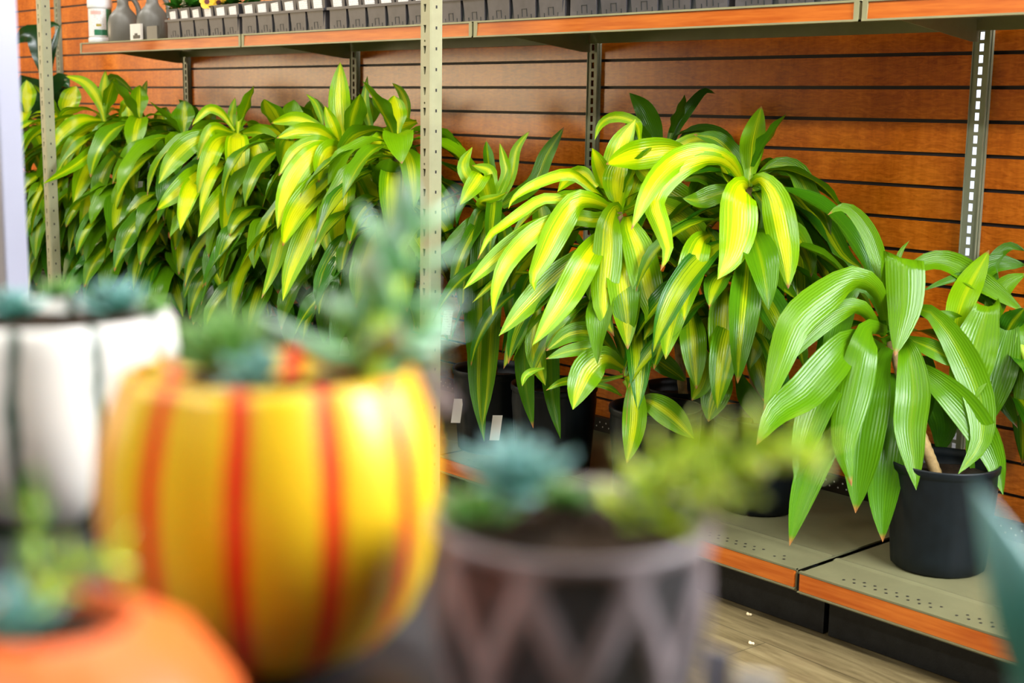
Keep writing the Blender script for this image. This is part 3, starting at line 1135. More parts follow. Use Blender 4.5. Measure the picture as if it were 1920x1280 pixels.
# ============ plant at the right edge
cF = aty(1900, 900, -.25)
PF = potted(cF.x + .22, -.16, 'darker green broad-leaved plant at the right edge, behind the lime one', name='lime_corn_plant', z=DZ - .004)
bF = aty(1880, 600, -.11)
dF = depth(bF)
cane_mesh((cF.x + .20, -.16, DZ + .19), bF, .012, .011, PF, GREENST)
mb = MB()
crown(mb, bF - Vector((0, 0, .1)), 10, .3, .07, .0, .15, azc=TOWARD + PI * .5, spread=1.6)
for a in [
    ([(1830, 640), (1795, 620), (1805, 560), (1855, 468)], 52, .0, .02, .08, .8, .9),
    ([(1870, 590), (1855, 570), (1835, 630), (1815, 710), (1792, 790)], 80, .05, .08, .04, .38, .92),
    ([(1890, 590), (1895, 600), (1880, 670), (1862, 740), (1852, 800)], 66, .04, .06, .02, .22, .92),
    ([(1880, 560), (1860, 500), (1890, 462), (1925, 470)], 24, -.04, -.04, .02, .15, .8),
    ([(1870, 580), (1830, 540), (1860, 495), (1925, 497)], 40, -.03, -.04, .02, .15, .8),
    ([(1870, 590), (1820, 520), (1770, 528), (1728, 546)], 16, .0, .0, .02, .15, .8),
    ([(1900, 590), (1920, 620), (1922, 700), (1908, 780)], 46, .05, .06, .02, .3, .9),
    ([(1840, 640), (1800, 600), (1770, 590), (1728, 590)], 18, .0, .02, .02, .3, .8),
    ([(1850, 640), (1870, 560), (1890, 530), (1925, 512)], 40, .0, .0, .02, .35, .8),
]:
    pleaf(mb, dF, a[0], a[1], a[2], a[3], a[4], a[5], a[6])
mb.build('leaf_crown', LEAF, LASTC[0], smooth=True)

# ============ the long left row
def row_plant(x, y, label, heads, leaves=(), yel=.5, lig=.6, name='corn_plant', dleaf=None):
    root = potted(x, y, label, name=name)
    for i, (px, py, yy, n, L) in enumerate(heads):
        b = aty(px, py, yy)
        cane_mesh((x + random.uniform(-.04, .04), y + random.uniform(-.04, .04), DZ + .19), b, .011, .009, root)
        mb = MB()
        k = 1 - .33 * i  # lower heads get darker leaf colour, painting in the shade low down
        if leaves and i == 0:
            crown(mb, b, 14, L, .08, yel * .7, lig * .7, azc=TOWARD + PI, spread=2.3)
            n = 8
            b = b - Vector((0, 0, .12))
        elif leaves:
            b = Vector((b.x, b.y + .09, b.z))
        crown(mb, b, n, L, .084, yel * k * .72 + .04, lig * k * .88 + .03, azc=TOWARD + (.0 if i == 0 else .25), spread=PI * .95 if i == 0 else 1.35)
        if i == 0:
            d0 = depth(aty(px, py, yy)) - .03
            for a in leaves:
                pleaf(mb, d0, a[0], a[1], a[2], a[3], a[4], a[5], .85)
        mb.build('leaf_crown', LEAF, LASTC[0], smooth=True)
    return root


H3 = [
    ([(655, 290), (640, 240), (636, 180), (638, 116)], 42, .0, .0, .5, .85),
    ([(640, 275), (628, 245), (618, 220), (609, 198)], 26, .04, .05, .55, .85),
    ([(692, 275), (694, 240), (684, 195), (689, 142)], 18, -.02, -.02, .25, .35),
    ([(765, 235), (762, 200), (752, 172), (735, 155)], 18, .02, .02, .5, .7),
    ([(606, 240), (600, 215), (590, 192), (574, 176)], 14, -.03, -.03, .2, .45),
    ([(640, 272), (600, 248), (560, 246), (518, 259)], 32, .06, .1, .6, .75),
    ([(610, 240), (580, 228), (550, 222), (508, 231)], 26, .0, .0, .5, .8),
    ([(640, 285), (600, 268), (555, 285), (522, 330)], 34, .1, .14, .4, .7),
    ([(640, 285), (600, 280), (560, 320), (535, 370), (520, 430)], 46, .14, .2, .8, .95),
    ([(648, 285), (620, 285), (605, 310), (597, 342)], 48, .12, .16, .6, .88),
    ([(770, 250), (725, 258), (690, 290), (656, 335)], 38, .14, .2, .75, .9),
    ([(755, 262), (735, 272), (728, 310), (736, 347)], 40, .14, .2, .65, .9),
    ([(655, 300), (642, 340), (638, 380), (636, 440), (630, 488)], 54, .2, .26, .7, .88),
    ([(665, 300), (690, 335), (702, 370), (713, 408)], 38, .18, .22, .8, .92),
    ([(660, 310), (682, 370), (685, 420), (658, 450)], 24, .2, .25, .5, .7),
    ([(640, 310), (600, 345), (560, 390), (540, 430), (530, 462)], 50, .18, .25, .75, .92),
    ([(640, 360), (595, 400), (570, 450), (545, 510), (530, 565)], 46, .2, .26, .55, .75),
    ([(668, 420), (668, 460), (664, 490), (660, 512)], 48, .2, .24, .35, .4),
    ([(640, 350), (615, 390), (610, 440), (618, 484)], 38, .18, .22, .35, .6),
    ([(782, 228), (755, 235), (730, 248), (700, 262)], 28, .1, .12, .4, .7),
    ([(620, 350), (540, 430), (515, 500), (490, 560)], 30, .14, .2, .35, .6),
    ([(700, 330), (760, 360), (745, 390), (725, 420)], 26, .16, .2, .3, .55),
]
H2 = [
    ([(445, 260), (448, 225), (458, 200), (471, 174)], 14, .0, .0, .6, .85),
    ([(438, 250), (434, 225), (436, 205), (441, 182)], 16, -.02, -.02, .3, .6),
    ([(440, 245), (415, 212), (390, 205), (360, 235)], 18, .02, .04, .6, .8),
    ([(446, 250), (445, 262), (445, 300), (449, 335), (452, 366)], 46, .16, .2, .92, .98),
    ([(438, 255), (408, 268), (388, 310), (370, 366)], 36, .14, .18, .6, .85),
    ([(436, 248), (400, 240), (382, 270), (370, 300)], 24, .08, .1, .4, .8),
    ([(425, 255), (370, 262), (325, 300), (297, 345)], 40, .08, .12, .4, .55),
    ([(455, 265), (478, 280), (488, 320), (492, 368)], 46, .14, .18, .6, .8),
    ([(455, 250), (485, 248), (512, 268), (538, 292)], 32, .06, .1, .2, .65),
    ([(385, 320), (358, 355), (343, 400), (338, 432)], 36, .2, .24, .9, .95),
    ([(450, 335), (425, 365), (398, 395), (371, 445)], 44, .2, .25, .55, .8),
    ([(440, 330), (440, 370), (452, 410), (466, 452)], 42, .2, .24, .65, .85),
    ([(400, 300), (355, 340), (315, 375), (293, 395)], 42, .16, .2, .5, .7),
    ([(430, 420), (414, 470), (408, 510), (418, 550)], 34, .2, .22, .45, .5),
    ([(470, 400), (475, 450), (472, 510), (465, 560)], 46, .2, .22, .2, .28),
    ([(430, 300), (402, 320), (382, 370), (376, 410)], 22, .2, .24, .8, .95),
]
H1 = [
    ([(195, 235), (193, 200), (195, 165), (198, 130)], 20, .0, .0, .6, .9),
    ([(196, 230), (185, 190), (160, 155), (122, 142)], 22, .02, .04, .6, .9),
    ([(255, 235), (262, 200), (268, 175), (276, 150)], 18, .0, .0, .5, .8),
    ([(195, 235), (200, 160), (218, 147), (258, 182)], 18, -.04, -.04, .1, .5),
    ([(225, 220), (238, 195), (242, 225), (236, 272)], 28, .1, .14, .4, .85),
    ([(215, 235), (210, 260), (203, 300), (195, 345)], 34, .14, .18, .45, .75),
    ([(270, 250), (270, 265), (270, 300), (264, 345)], 40, .14, .18, .08, .5),
    ([(235, 260), (226, 285), (222, 310), (215, 340)], 38, .14, .18, .7, .75),
    ([(300, 215), (305, 225), (312, 260), (308, 305)], 40, .08, .1, .15, .55),
    ([(190, 225), (150, 225), (115, 250), (95, 285)], 26, .1, .14, .7, .85),
    ([(185, 235), (150, 255), (125, 290), (122, 330)], 26, .12, .16, .5, .75),
    ([(235, 250), (180, 280), (140, 310), (80, 345)], 24, .3, .5, .3, .5),
    ([(235, 330), (225, 370), (232, 400), (228, 440)], 40, .2, .24, .5, .7),
    ([(180, 330), (170, 370), (160, 410), (150, 440)], 34, .2, .24, .6, .75),
]


def fx(px):
    return aty(px, 300, -.40).x


LAB = 'striped corn plant in the left row, '
row_plant(fx(715), -.40, LAB + 'leaves brushing the pale post', [(745, 285, -.42, 24, .36), (730, 400, -.47, 20, .32), (700, 520, -.48, 16, .28)], yel=.45, lig=.5)
row_plant(fx(640), -.42, LAB + 'tallest leaf standing straight up by an upright', [(650, 295, -.42, 26, .38), (620, 400, -.48, 20, .34), (600, 500, -.50, 16, .3)], H3, yel=.62, lig=.75)
row_plant(fx(545), -.40, LAB + 'second left of the pale post', [(545, 290, -.38, 22, .36), (520, 420, -.47, 20, .32), (500, 520, -.5, 16, .28)], yel=.35, lig=.5)
row_plant(fx(450), -.42, LAB + 'one very yellow leaf hanging at its front', [(446, 262, -.42, 26, .38), (430, 380, -.48, 20, .34), (410, 480, -.5, 18, .3)], H2, yel=.55, lig=.72)
row_plant(fx(345), -.40, LAB + 'just left of the very yellow leaf', [(345, 275, -.36, 22, .36), (330, 390, -.46, 20, .32), (320, 490, -.5, 16, .28)], yel=.35, lig=.5)
row_plant(fx(262), -.42, LAB + 'under the far end of the top shelf', [(262, 245, -.40, 24, .38), (250, 360, -.48, 20, .34), (240, 460, -.5, 16, .3)], yel=.35, lig=.6)
row_plant(fx(195), -.40, LAB + 'narrow spear leaves on top, right of left post', [(195, 235, -.42, 26, .38), (185, 350, -.48, 20, .34), (190, 440, -.5, 16, .3)], H1, yel=.55, lig=.75)
row_plant(fx(120), -.40, LAB + 'directly behind the left perforated post', [(125, 250, -.42, 24, .38), (120, 350, -.48, 20, .34), (115, 440, -.5, 16, .3)], yel=.55, lig=.65)
row_plant(fx(50), -.40, LAB + 'between the white post and the left perforated post', [(50, 235, -.42, 24, .4), (55, 340, -.48, 20, .34), (60, 430, -.5, 16, .3)], yel=.55, lig=.65)
for px, lb in ((690, 'at the wall behind the tallest leaf'), (590, 'at the wall, second left of the pale post'), (390, 'at the wall left of the very yellow leaf'), (300, 'at the wall below the bracket of the top shelf')):
    row_plant(aty(px, 260, -.16).x, -.16, 'green corn plant ' + lb, [(px, 270, -.17, 20, .30)], yel=.2, lig=.3)

# dark rubber plant at the far left wall
PR = potted(aty(85, 200, -.2).x, -.2, 'dark large-leaved plant at the wall behind the left post', name='rubber_plant')
bR = aty(85, 230, -.2)
cane_mesh((PR.location.x, -.2, DZ + .19), bR + Vector((0, 0, .28)), .012, .008, PR, GREENST)
mb = MB()
dR = depth(bR)
for a in [
    ([(88, 215), (70, 190), (50, 165), (38, 140)], 70, .05, .1),
    ([(88, 160), (70, 70), (45, 65), (25, 85)], 40, .05, .1),
    ([(90, 170), (95, 110), (108, 60), (116, 44)], 14, .0, .0),
    ([(92, 220), (105, 170), (118, 150), (130, 165)], 40, .05, .1),
    ([(92, 225), (115, 190), (128, 180), (126, 215)], 34, .06, .1),
    ([(88, 225), (60, 205), (40, 215), (30, 240)], 40, .06, .1),
    ([(88, 130), (75, 60), (100, 45), (115, 52)], 20, -.05, -.05),
]:
    pleaf(mb, dR, a[0], a[1], a[2], a[3], 0, .1, .9)
mb.build('foliage', RUBBER, LASTC[0], smooth=True)

# ---- plant tags stuck in the black pots
for (px, py, y, lb) in ((838, 605, -.50, 'white printed plant tag right of the pale post, upper one'), (857, 770, -.52, 'white blank tag hanging on a black pot beside the pale post'),
                        (930, 802, -.545, 'white blank tag in front of the black pot under the hanging strap leaves'), (648, 650, -.52, 'white plant tag under the left row, above the yellow pot'),
                        (263, 350, -.52, 'tiny white tag among the far left leaves')):
    c = aty(px, py, y)
    mb = MB()
    hw, hh = (.013, .034) if px > 700 else (.016, .03)
    if px < 300:
        hw, hh = .008, .02
    s = Vector((RT.x, RT.y, 0)).normalized()
    bk = Vector((FW.x, FW.y, 0)).normalized() * .001
    z = Vector((.0, 0, 1)) + s * .12
    P = [c - s * hw - z * hh, c + s * hw - z * hh, c + s * hw + z * hh, c - s * hw + z * hh]
    mb.hexa([P[0], P[1], P[1] + bk, P[0] + bk, P[3], P[2], P[2] + bk, P[3] + bk])
    o = mb.build('plant_tag', LABELW if px in (838, 648) else CARDM)
    tag(o, lb, 'plant tag')

# ------------------------------------------------------------------ goods on the top shelf
def shx(px, y=-.43):
    return aty(px, 60, y).x


# tub
x = shx(184, -.41)
zt = SHZ + .0015
root = thing('product_tub', (x, -.40, zt), 'white round tub with a green and white label at the end of the top shelf', 'tub')
mb = MB()
mb.lathe([(.042, 0), (.047, .004), (.047, .02), (.0445, .022)], 40, (x, -.40, zt))
mb.lathe([(.0445, .022), (.0445, .135), (.047, .136), (.0485, .14), (.0485, .165), (.045, .17), (.0001, .17)], 40, (x, -.40, zt))
mb.build('tub_body', WHITEP, root, smooth=True)
mb = MB()
# label wraps the front; local colour blocks
cam_az = math.atan2(CP.y + .40, CP.x - x)


def band(mb, a0, a1, z0, z1, r, mi):
    n = 14
    vs, fs = [], []
    for i in range(n + 1):
        a = a0 + (a1 - a0) * i / n
        for z in (z0, z1):
            vs.append((x + r * math.cos(a), -.40 + r * math.sin(a), zt + z))
    for i in range(n):
        fs.append((2 * i, 2 * i + 2, 2 * i + 3, 2 * i + 1))
    mb.add(vs, fs, mi=mi)


band(mb, cam_az - 1.5, cam_az + 1.5, .026, .132, .045, 0)
band(mb, cam_az + .55, cam_az + 1.5, .026, .132, .0453, 1)
band(mb, cam_az - .55, cam_az + .55, .03, .052, .0453, 1)
band(mb, cam_az - .35, cam_az + .1, .064, .074, .0453, 2)
band(mb, cam_az - .9, cam_az + .1, .11, .124, .0453, 3)
mb.build('label', [LABELW, LABELG, LABELY, LABELR], root)


def jug(px, lbl, y=-.375):
    x = shx(px, y)
    root = thing('spray_jug', (x, y, zt), lbl, 'jug')
    mb = MB()
    a = Vector((RT.x, RT.y, 0)).normalized()
    prof = [(.056, .0), (.060, .005), (.062, .04), (.061, .075), (.054, .10), (.040, .118), (.028, .130), (.022, .145), (.021, .19), (.0001, .19)]
    vs = MB()
    vs.lathe(prof, 36, (0, 0, 0), None, 0, 1, .62)
    ang = math.atan2(a.y, a.x)
    q = Matrix.Rotation(ang, 3, 'Z')
    vs.v = [tuple(q @ Vector(v) + Vector((x, y, zt))) for v in vs.v]
    vs.build('jug_body', GREYP, root, smooth=True)
    mb = MB()
    pts = [Vector((.018, 0, .175)), Vector((.042, 0, .165)), Vector((.060, 0, .13)), Vector((.060, 0, .085))]
    mb.tube([q @ p_ + Vector((x, y, zt)) for p_ in crv(pts, 14)], .010, 10)
    mb.build('handle', GREYP, root, smooth=True)
    mb = MB()
    mb.lathe([(.025, .185), (.025, .21), (.0001, .21)], 24, (x, y, zt))
    mb.build('cap', GREYP, root, smooth=True)


jug(232, 'grey plastic jug beside the white tub on the top shelf')
jug(287, 'grey plastic jug next to the pansy tray on the top shelf')
# folded cards in front of the jugs
for (px, w, h, mt, lb) in ((256, .085, .062, CARDM, 'cream folded card leaning on the left grey jug'), (287, .080, .05, GREYP, 'grey-beige box in front of the right grey jug')):
    x = shx(px, -.43)
    mb = MB()
    mb.box((x - w / 2, -.435, zt), (x + w / 2, -.425, zt + h))
    if mt is CARDM:
        mb.box((x - w * .2, -.4362, zt + .008), (x + w * .45, -.435, zt + .02), 1)
        mb.box((x - w * .05, -.4362, zt + .02), (x + w * .2, -.435, zt + .027), 1)
    o = mb.build('folded_card' if mt is CARDM else 'small_carton', [mt, BLACKI])
    tag(o, lb, 'card' if mt is CARDM else 'carton')


# nursery trays
def tray(xa, xb, y0=-.452, y1=-.19, label='', npan=5, group=None):
    root = thing('nursery_tray', ((xa + xb) / 2, (y0 + y1) / 2, zt), label, 'plant tray', 'black nursery trays on the top shelf')
    h = .062
    mb = MB()
    mb.box((xa + .006, y0 + .010, zt), (xb - .006, y1 - .01, zt + h - .01), 1)
    pw = (xb - xa) / npan
    for i in range(npan):
        a, b = xa + i * pw + .005, xa + (i + 1) * pw - .005
        ia, ib = a + .005, b - .005
        mb.hexa([(ia, y0 + .006, zt + .001), (ib, y0 + .006, zt + .001), (ib, y0 + .03, zt + .001), (ia, y0 + .03, zt + .001),
                 (a, y0, zt + h), (b, y0, zt + h), (b, y0 + .03, zt + h), (a, y0 + .03, zt + h)])
        m_ = (a + b) / 2
        for (qa, qb, za, zb) in ((-.010, -.008, .006, .026), (.008, .010, .006, .026), (-.010, .010, .024, .026), (-.026, -.024, .001, .012), (.024, .026, .001, .012)):
            f = lambda z_: y0 + .006 * (1 - z_ / h) - .0008
            mb.hexa([(m_ + qa, f(za), zt + za), (m_ + qb, f(za), zt + za), (m_ + qb, f(za) + .002, zt + za), (m_ + qa, f(za) + .002, zt + za),
                     (m_ + qa, f(zb), zt + zb), (m_ + qb, f(zb), zt + zb), (m_ + qb, f(zb) + .002, zt + zb), (m_ + qa, f(zb) + .002, zt + zb)], 1)
    for e in (xa, xb):
        s_ = 1 if e == xa else -1
        n = 3
        dpt = (y1 - y0) / n
        for i in range(n):
            a, b = y0 + i * dpt + .005, y0 + (i + 1) * dpt - .005
            lo, hi = sorted((e, e + s_ * .03))
            mb.box((lo, a, zt + .001), (hi, b, zt + h))
    mb.build('tray_body', [TRAYP, TRAYD], root)
    mb = MB()
    t = .008
    mb.box((xa - .004, y0 - .004, zt + h - .004), (xb + .004, y0 + t, zt + h + .004))
    mb.box((xa - .004, y1 - t, zt + h - .004), (xb + .004, y1 + .004, zt + h + .004))
    mb.box((xa - .004, y0 + t, zt + h - .004), (xa + t, y1 - t, zt + h + .004))
    mb.box((xb - t, y0 + t, zt + h - .004), (xb + .004, y1 - t, zt + h + .004))
    mb.build('rim', TRAYP, root)
    return root


POTP = None


def make_cell_pot():
    root = thing('cell_pot', (0, 0, 0), '', 'nursery pot')
    mb = MB()
    a, b, h = .0315, .040, .068
    mb.hexa([(-a, -a, 0), (a, -a, 0), (a, a, 0), (-a, a, 0), (-b, -b, h), (b, -b, h), (b, b, h), (-b, b, h)])
    mb.box((-b - .001, -b - .001, h - .004), (b + .001, b + .001, h))
    mb.build('pot_body', TRAYP, root)
    mb = MB()
    f = lambda z_: -a - (b - a) * z_ / h - .0012
    mb.hexa([(-.024, f(.026), .026), (.022, f(.026), .026), (.022, f(.026) + .001, .026), (-.024, f(.026) + .001, .026),
             (-.024, f(.059), .059), (.022, f(.061), .061), (.022, f(.061) + .001, .061), (-.024, f(.059) + .001, .059)])
    mb.build('price_label', LABELW, root)
    mb = MB()
    mb.box((-b * .93, -b * .93, h), (b * .93, b * .93, h + .001))
    mb.build('soil', SOIL, root)
    return root


proto = make_cell_pot()
used = [False]


def place_pot(x, y, z, label, group, rz=0):
    if not used[0]:
        o = proto
        used[0] = True
    else:
        o = proto.copy()
        COL.objects.link(o)
        for ch in list(proto.children):
            c = ch.copy()
            COL.objects.link(c)
            c.parent = o
    o.location = (x, y, z)
    o.rotation_euler = (0, 0, rz)
    o['label'] = label
    o['group'] = group
    return o


TX = [(312, 446), (452, 607), (616, 802), (822, 1056), (1066, 1360), (1374, 1610)]
TL = ['black tray of pansy seedlings at the far end of the top shelf', 'second black tray from the far end of the top shelf, white-labelled pots',
      'third black tray from the far end, just left of the pale post', 'black tray just right of the pale post on the top shelf',
      'black tray above the biggest striped plant on the top shelf', 'last black tray on the top shelf, nearest the upper right']
ordn = ['pansy', 'second', 'third', 'fourth']
for i, (pa, pb) in enumerate(TX):
    xa, xb = aty(pa, 50, -.452).x, aty(pb, 30, -.452).x
    npan = max(3, round((xb - xa) / .104))
    tray(xa, xb, label=TL[i], npan=npan)
    if i < 4:
        w = xb - xa
        n = max(3, round(w / .084))
        for r_ in range(2):
            for k in range(n):
                place_pot(xa + w * (k + .5) / n, -.408 + r_ * .088, zt + .034, 'small black square pot with a white label in the %s tray of the top shelf' % ordn[i],
                          'labelled pots in the %s tray' % ordn[i], random.uniform(-.06, .06))
        if i < 2:
            pass

# pansies growing over the first tray
xa, xb = aty(318, 20, -.41).x, aty(478, 20, -.41).x
n = 0
for k in range(9):
    x = xa + (xb - xa) * (k + .5) / 9
    y = -.405 + (k % 2) * .05
    root = thing('pansy_plant', (x, y, zt + .103), 'leafy green pansy seedling in the labelled pots at the far end of the top shelf', 'pansy', 'pansies in the far tray')
    mb = MB()
    for q in range(46):
        az = random.uniform(0, 2 * PI)
        el = random.uniform(-.2, 1.3)
        L = random.uniform(.03, .06)
        d = Vector((math.cos(az) * math.cos(el), math.sin(az) * math.cos(el), math.sin(el)))
        b = Vector((x, y, zt + .106))
        blade(mb, [b, b + d * L * .5 + Vector((0, 0, .006)), b + d * L + Vector((0, 0, .002))], random.uniform(.016, .026), 0, .45, n=5)
    mb.build('foliage', PANSY, root, smooth=True)
    if k in (4, 5):
        mb = MB()
        c = aty(388 + (k - 4) * 22, 3 + (k - 4) * 2, y - .05)
        v = (CP - c).normalized()
        a = v.cross(Vector((0, 0, 1))).normalized()
        u = a.cross(v)
        for q in range(5):
            w = q * 2 * PI / 5 + .3
            pc = c + (a * math.cos(w) + u * math.sin(w)) * .013
            vs = [pc] + [pc + (a * math.cos(t * PI / 5) + u * math.sin(t * PI / 5)) * .014 + v * .002 for t in range(10)]
            mb.add(vs, [(0, 1 + t, 1 + (t + 1) % 10) for t in range(10)])
        vs = [c + v * .003] + [c + v * .003 + (a * math.cos(t * PI / 5) + u * math.sin(t * PI / 5)) * .009 for t in range(10)]
        mb.add(vs, [(0, 1 + t, 1 + (t + 1) % 10) for t in range(10)], mi=1)
        mb.build('flower', [PETAL, PETALD], root)
        root['label'] = 'green pansy seedling with a yellow and dark flower, ' + ('left' if k == 4 else 'right') + ' bloom on the top shelf'

# crumbs on the floor
for (px, py, lb) in ((1403, 1151, 'pale crumb on the floor close to the black kick plate'), (1407, 1205, 'pale crumb on the floor farther from the kick plate')):
    c = atz(px, py, .003)
    mb = MB()
    n = 12
    for (dx, dy, r_) in ((0, 0, .0045), (.005, .002, .0035), (-.004, .003, .003)):
        mb.lathe([(.0001, -.003), (r_ * .8, -.002), (r_, 0), (r_ * .7, .002), (.0001, .003)], 10, (c.x + dx, c.y + dy, c.z))
    tag(mb.build('crumb', CRUMB, smooth=True), lb, 'crumb')

# ------------------------------------------------------------------ foreground display of small succulents
DY = .42                                                     # distance of the yellow pot
yc = atd(508, 960, DY + .025)
zrim = atd(508, 690, DY + .025).z
SC = (DY + .025) / FPX                                       # metres per photo pixel at its axis
zbot = zrim - 545 * SC
TZ = zbot
# table slab
mb = MB()
fx_, fy_ = Vector((RT.x, RT.y, 0)).normalized(), Vector((FW.x, FW.y, 0)).normalized()
cc = Vector((CP.x, CP.y, 0))


def tp(a, b, z):
    v = cc + fx_ * a + fy_ * b
    return (v.x, v.y, z)


root = thing('display_table', tp(-.2, .45, 0), 'round dark display table under the blurred succulent pots', 'table')
tc = tp(-.2, .45, 0)
mb = MB()
mb.lathe([(.235, TZ - .018), (.25, TZ - .014), (.25, TZ - .003), (.247, TZ), (.0001, TZ)], 64, tc)
mb.build('table_top', TABLE, root)
mb = MB()
mb.lathe([(.02, .02), (.02, TZ - .018)], 20, tc)
mb.build('pedestal', TABLE, root, smooth=True)
mb = MB()
mb.lathe([(.17, 0), (.17, .01), (.03, .025), (.0001, .025)], 40, tc)
mb.build('base', TABLE, root)
SZ = TZ - .06
root = thing('plant_stand', tp(.19, .42, 0), 'small dark stand carrying the blue-green succulent at the lower right corner', 'plant stand')
sc_ = tp(.19, .42, 0)
mb = MB()
mb.lathe([(.115, SZ - .015), (.12, SZ - .012), (.12, SZ), (.0001, SZ)], 48, sc_)
mb.build('stand_top', TABLE, root)
for q in range(3):
    w = q * 2 * PI / 3 + .4
    mb = MB()
    mb.tube([(sc_[0] + .05 * math.cos(w), sc_[1] + .05 * math.sin(w), SZ - .014), (sc_[0] + .11 * math.cos(w), sc_[1] + .11 * math.sin(w), 0)], .008, 10)
    mb.build('leg', TABLE, root, smooth=True)


def thick_leaf(mb, base, d, up, L, w, th, n=7, pw=.8, curve=.25):
    base, d, up = Vector(base), Vector(d).normalized(), Vector(up)
    s = d.cross(up)
    if s.length < 1e-4:
        s = Vector((1, 0, 0))
    s.normalize()
    nn = s.cross(d).normalized()
    K = 8
    vs, uvs, fs = [], [], []
    for i in range(n + 1):
        t = i / n
        wt = math.sin(PI * min(1, max(.03, t * .93 + .07)) ** pw) if i < n else .02
        c = base + d * (L * t) + nn * (curve * L * t * t)
        for k in range(K):
            a = 2 * PI * k / K
            vs.append(c + s * (math.cos(a) * w * .5 * wt) + nn * (math.sin(a) * th * .5 * wt))
            uvs.append((k / K, t))
    for i in range(n):
        for k in range(K):
            q = (k + 1) % K
            fs.append((i * K + k, i * K + q, (i + 1) * K + q, (i + 1) * K + k))
    mb.add(vs, fs, uvs)


def rosette(c, rad, n, mat, parent, tilt=(0, 0, 1), name='rosette', w=.5, th=.22, lift=.0):
    c = Vector(c)
    T = Vector(tilt).normalized()
    q = Vector((0, 0, 1)).rotation_difference(T)
    mb = MB()
    for i in range(n):
        k = i / n
        az = i * 2.39996
        el = R(75 - 72 * k)
        d = q @ Vector((math.cos(az) * math.cos(el), math.sin(az) * math.cos(el), math.sin(el)))
        L = rad * (.45 + .6 * k) * random.uniform(.9, 1.1)
        thick_leaf(mb, c + T * (.12 * rad * (1 - k)), d, T, L, L * w, L * th)
    return mb.build(name, mat, parent, smooth=True)


def sprig(pts, n, L, mat, parent, name='sprig', w=.42, stem=.0016):
    """stem with leaves set in turning pairs"""
    C = crv(pts, 40)
    mb = MB()
    mb.tube(C, [stem] * 41, 8)
    mb.build('stem', GREENST, parent, smooth=True)
    mb = MB()
    for i in range(n):
        t = (.12 + .88 * i / (n - 1)) if n > 1 else 1
        j = min(39, int(t * 40))
        p_ = C[j]
        T = (C[j + 1] - C[j]).normalized()
        a = T.cross(Vector((.3, .2, .9))).normalized()
        b = T.cross(a)
        w_ = i * 2.1
        o = a * math.cos(w_) + b * math.sin(w_)
        d = (o * (1.0 - .35 * t) + T * (.05 + .5 * t ** 3)).normalized()
        ll = L * (1.05 - .35 * t) * random.uniform(.85, 1.15)
        thick_leaf(mb, p_, d, T, ll, ll * w, ll * .16)
    return mb.build(name, mat, parent, smooth=True)


def lobed_pot(c, prof, mat, parent, n_l, amp, phase, name='pot'):
    mb = MB()
    n = 120
    H = max(z for _, z in prof)

    def mod(r, z, a, j):
        return r * (1 + amp * (abs(math.sin((a + PI / n_l) * n_l / 2)) - .6)), 0
    mb.lathe(prof, n, c, mod)
    o = mb.build(name, mat, parent, smooth=True, loc=c)
    o.rotation_euler = (0, 0, phase)
    return o


# --- yellow pot
AXY = math.atan2(CP.y - yc.y, CP.x - yc.x)
root = thing('succulent_pot', (yc.x, yc.y, TZ), 'bright yellow lobed pot with red stripes, planted with succulents, front and centre', 'succulent pot')
k = SC
h = 545 * k
pr = [(120 * k, 0), (150 * k, 4 * k), (215 * k, 40 * k), (268 * k, 100 * k), (298 * k, 170 * k), (312 * k, 250 * k), (315 * k, 320 * k), (310 * k, 400 * k), (293 * k, 470 * k), (272 * k, 525 * k),
      (264 * k, 543 * k), (254 * k, 545 * k), (246 * k, 535 * k), (252 * k, 500 * k), (.0001, 490 * k)]
# stripe valleys: fract(a)=.5 -> angle offset; align one valley 11 deg left of the view axis
lobed_pot((yc.x, yc.y, TZ), pr, YELLOWPOT, root, 12, .028, AXY - R(26))
YROOT = root
soil_mesh((yc.x, yc.y, 0), 249 * k, TZ + 495 * k, root)
zs = TZ + 495 * k
a = atd(425, 660, DY + .02)
rosette((a.x, a.y, zs + .010), .022, 30, SUC_GREEN, root, (.25, -.3, 1), w=.5)
a2 = atd(480, 690, DY)
rosette((a2.x, a2.y, zs + .007), .014, 16, SUC_BLUE, root, (.3, -.4, 1))
b0 = atd(690, 700, DY + .02)
sprig([(b0.x, b0.y, zs), atd(705, 640, DY + .02), atd(735, 540, DY + .025), atd(758, 440, DY + .03)], 13, .035, SUC_TEAL, root, w=.48, stem=.0038)
b1 = atd(720, 700, DY + .04)
sprig([(b1.x, b1.y, zs), atd(735, 680, DY + .04), atd(760, 640, DY + .04), atd(800, 600, DY + .04)], 9, .022, SUC_TEAL, root)
b1 = atd(660, 700, DY + .03)
sprig([(b1.x, b1.y, zs), atd(665, 680, DY + .03), atd(655, 640, DY + .03), atd(630, 590, DY + .03)], 8, .022, SUC_TEAL, root)

YROOT.rotation_mode = 'AXIS_ANGLE'
YROOT.rotation_axis_angle = (R(-1.6), RT.x, RT.y, 0)
YROOT.location.z += .0012
# white tag on the yellow pot
c = atd(818, 728, DY + .03)
dv = (atd(838, 758, DY + .03) - atd(792, 690, DY + .03)).normalized()
sv = dv.cross((CP - c).normalized()).normalized() * .0035
bk = (c - CP).normalized() * .0008
mb = MB()
P = [c - dv * .0085 - sv, c + dv * .0085 - sv, c + dv * .0085 + sv, c - dv * .0085 + sv]
mb.hexa([p_ for p_ in P] + [p_ + bk for p_ in P])
tag(mb.build('plant_tag', WHITEPOST), 'small white tag sticking out past the right rim of the yellow pot', 'plant tag')

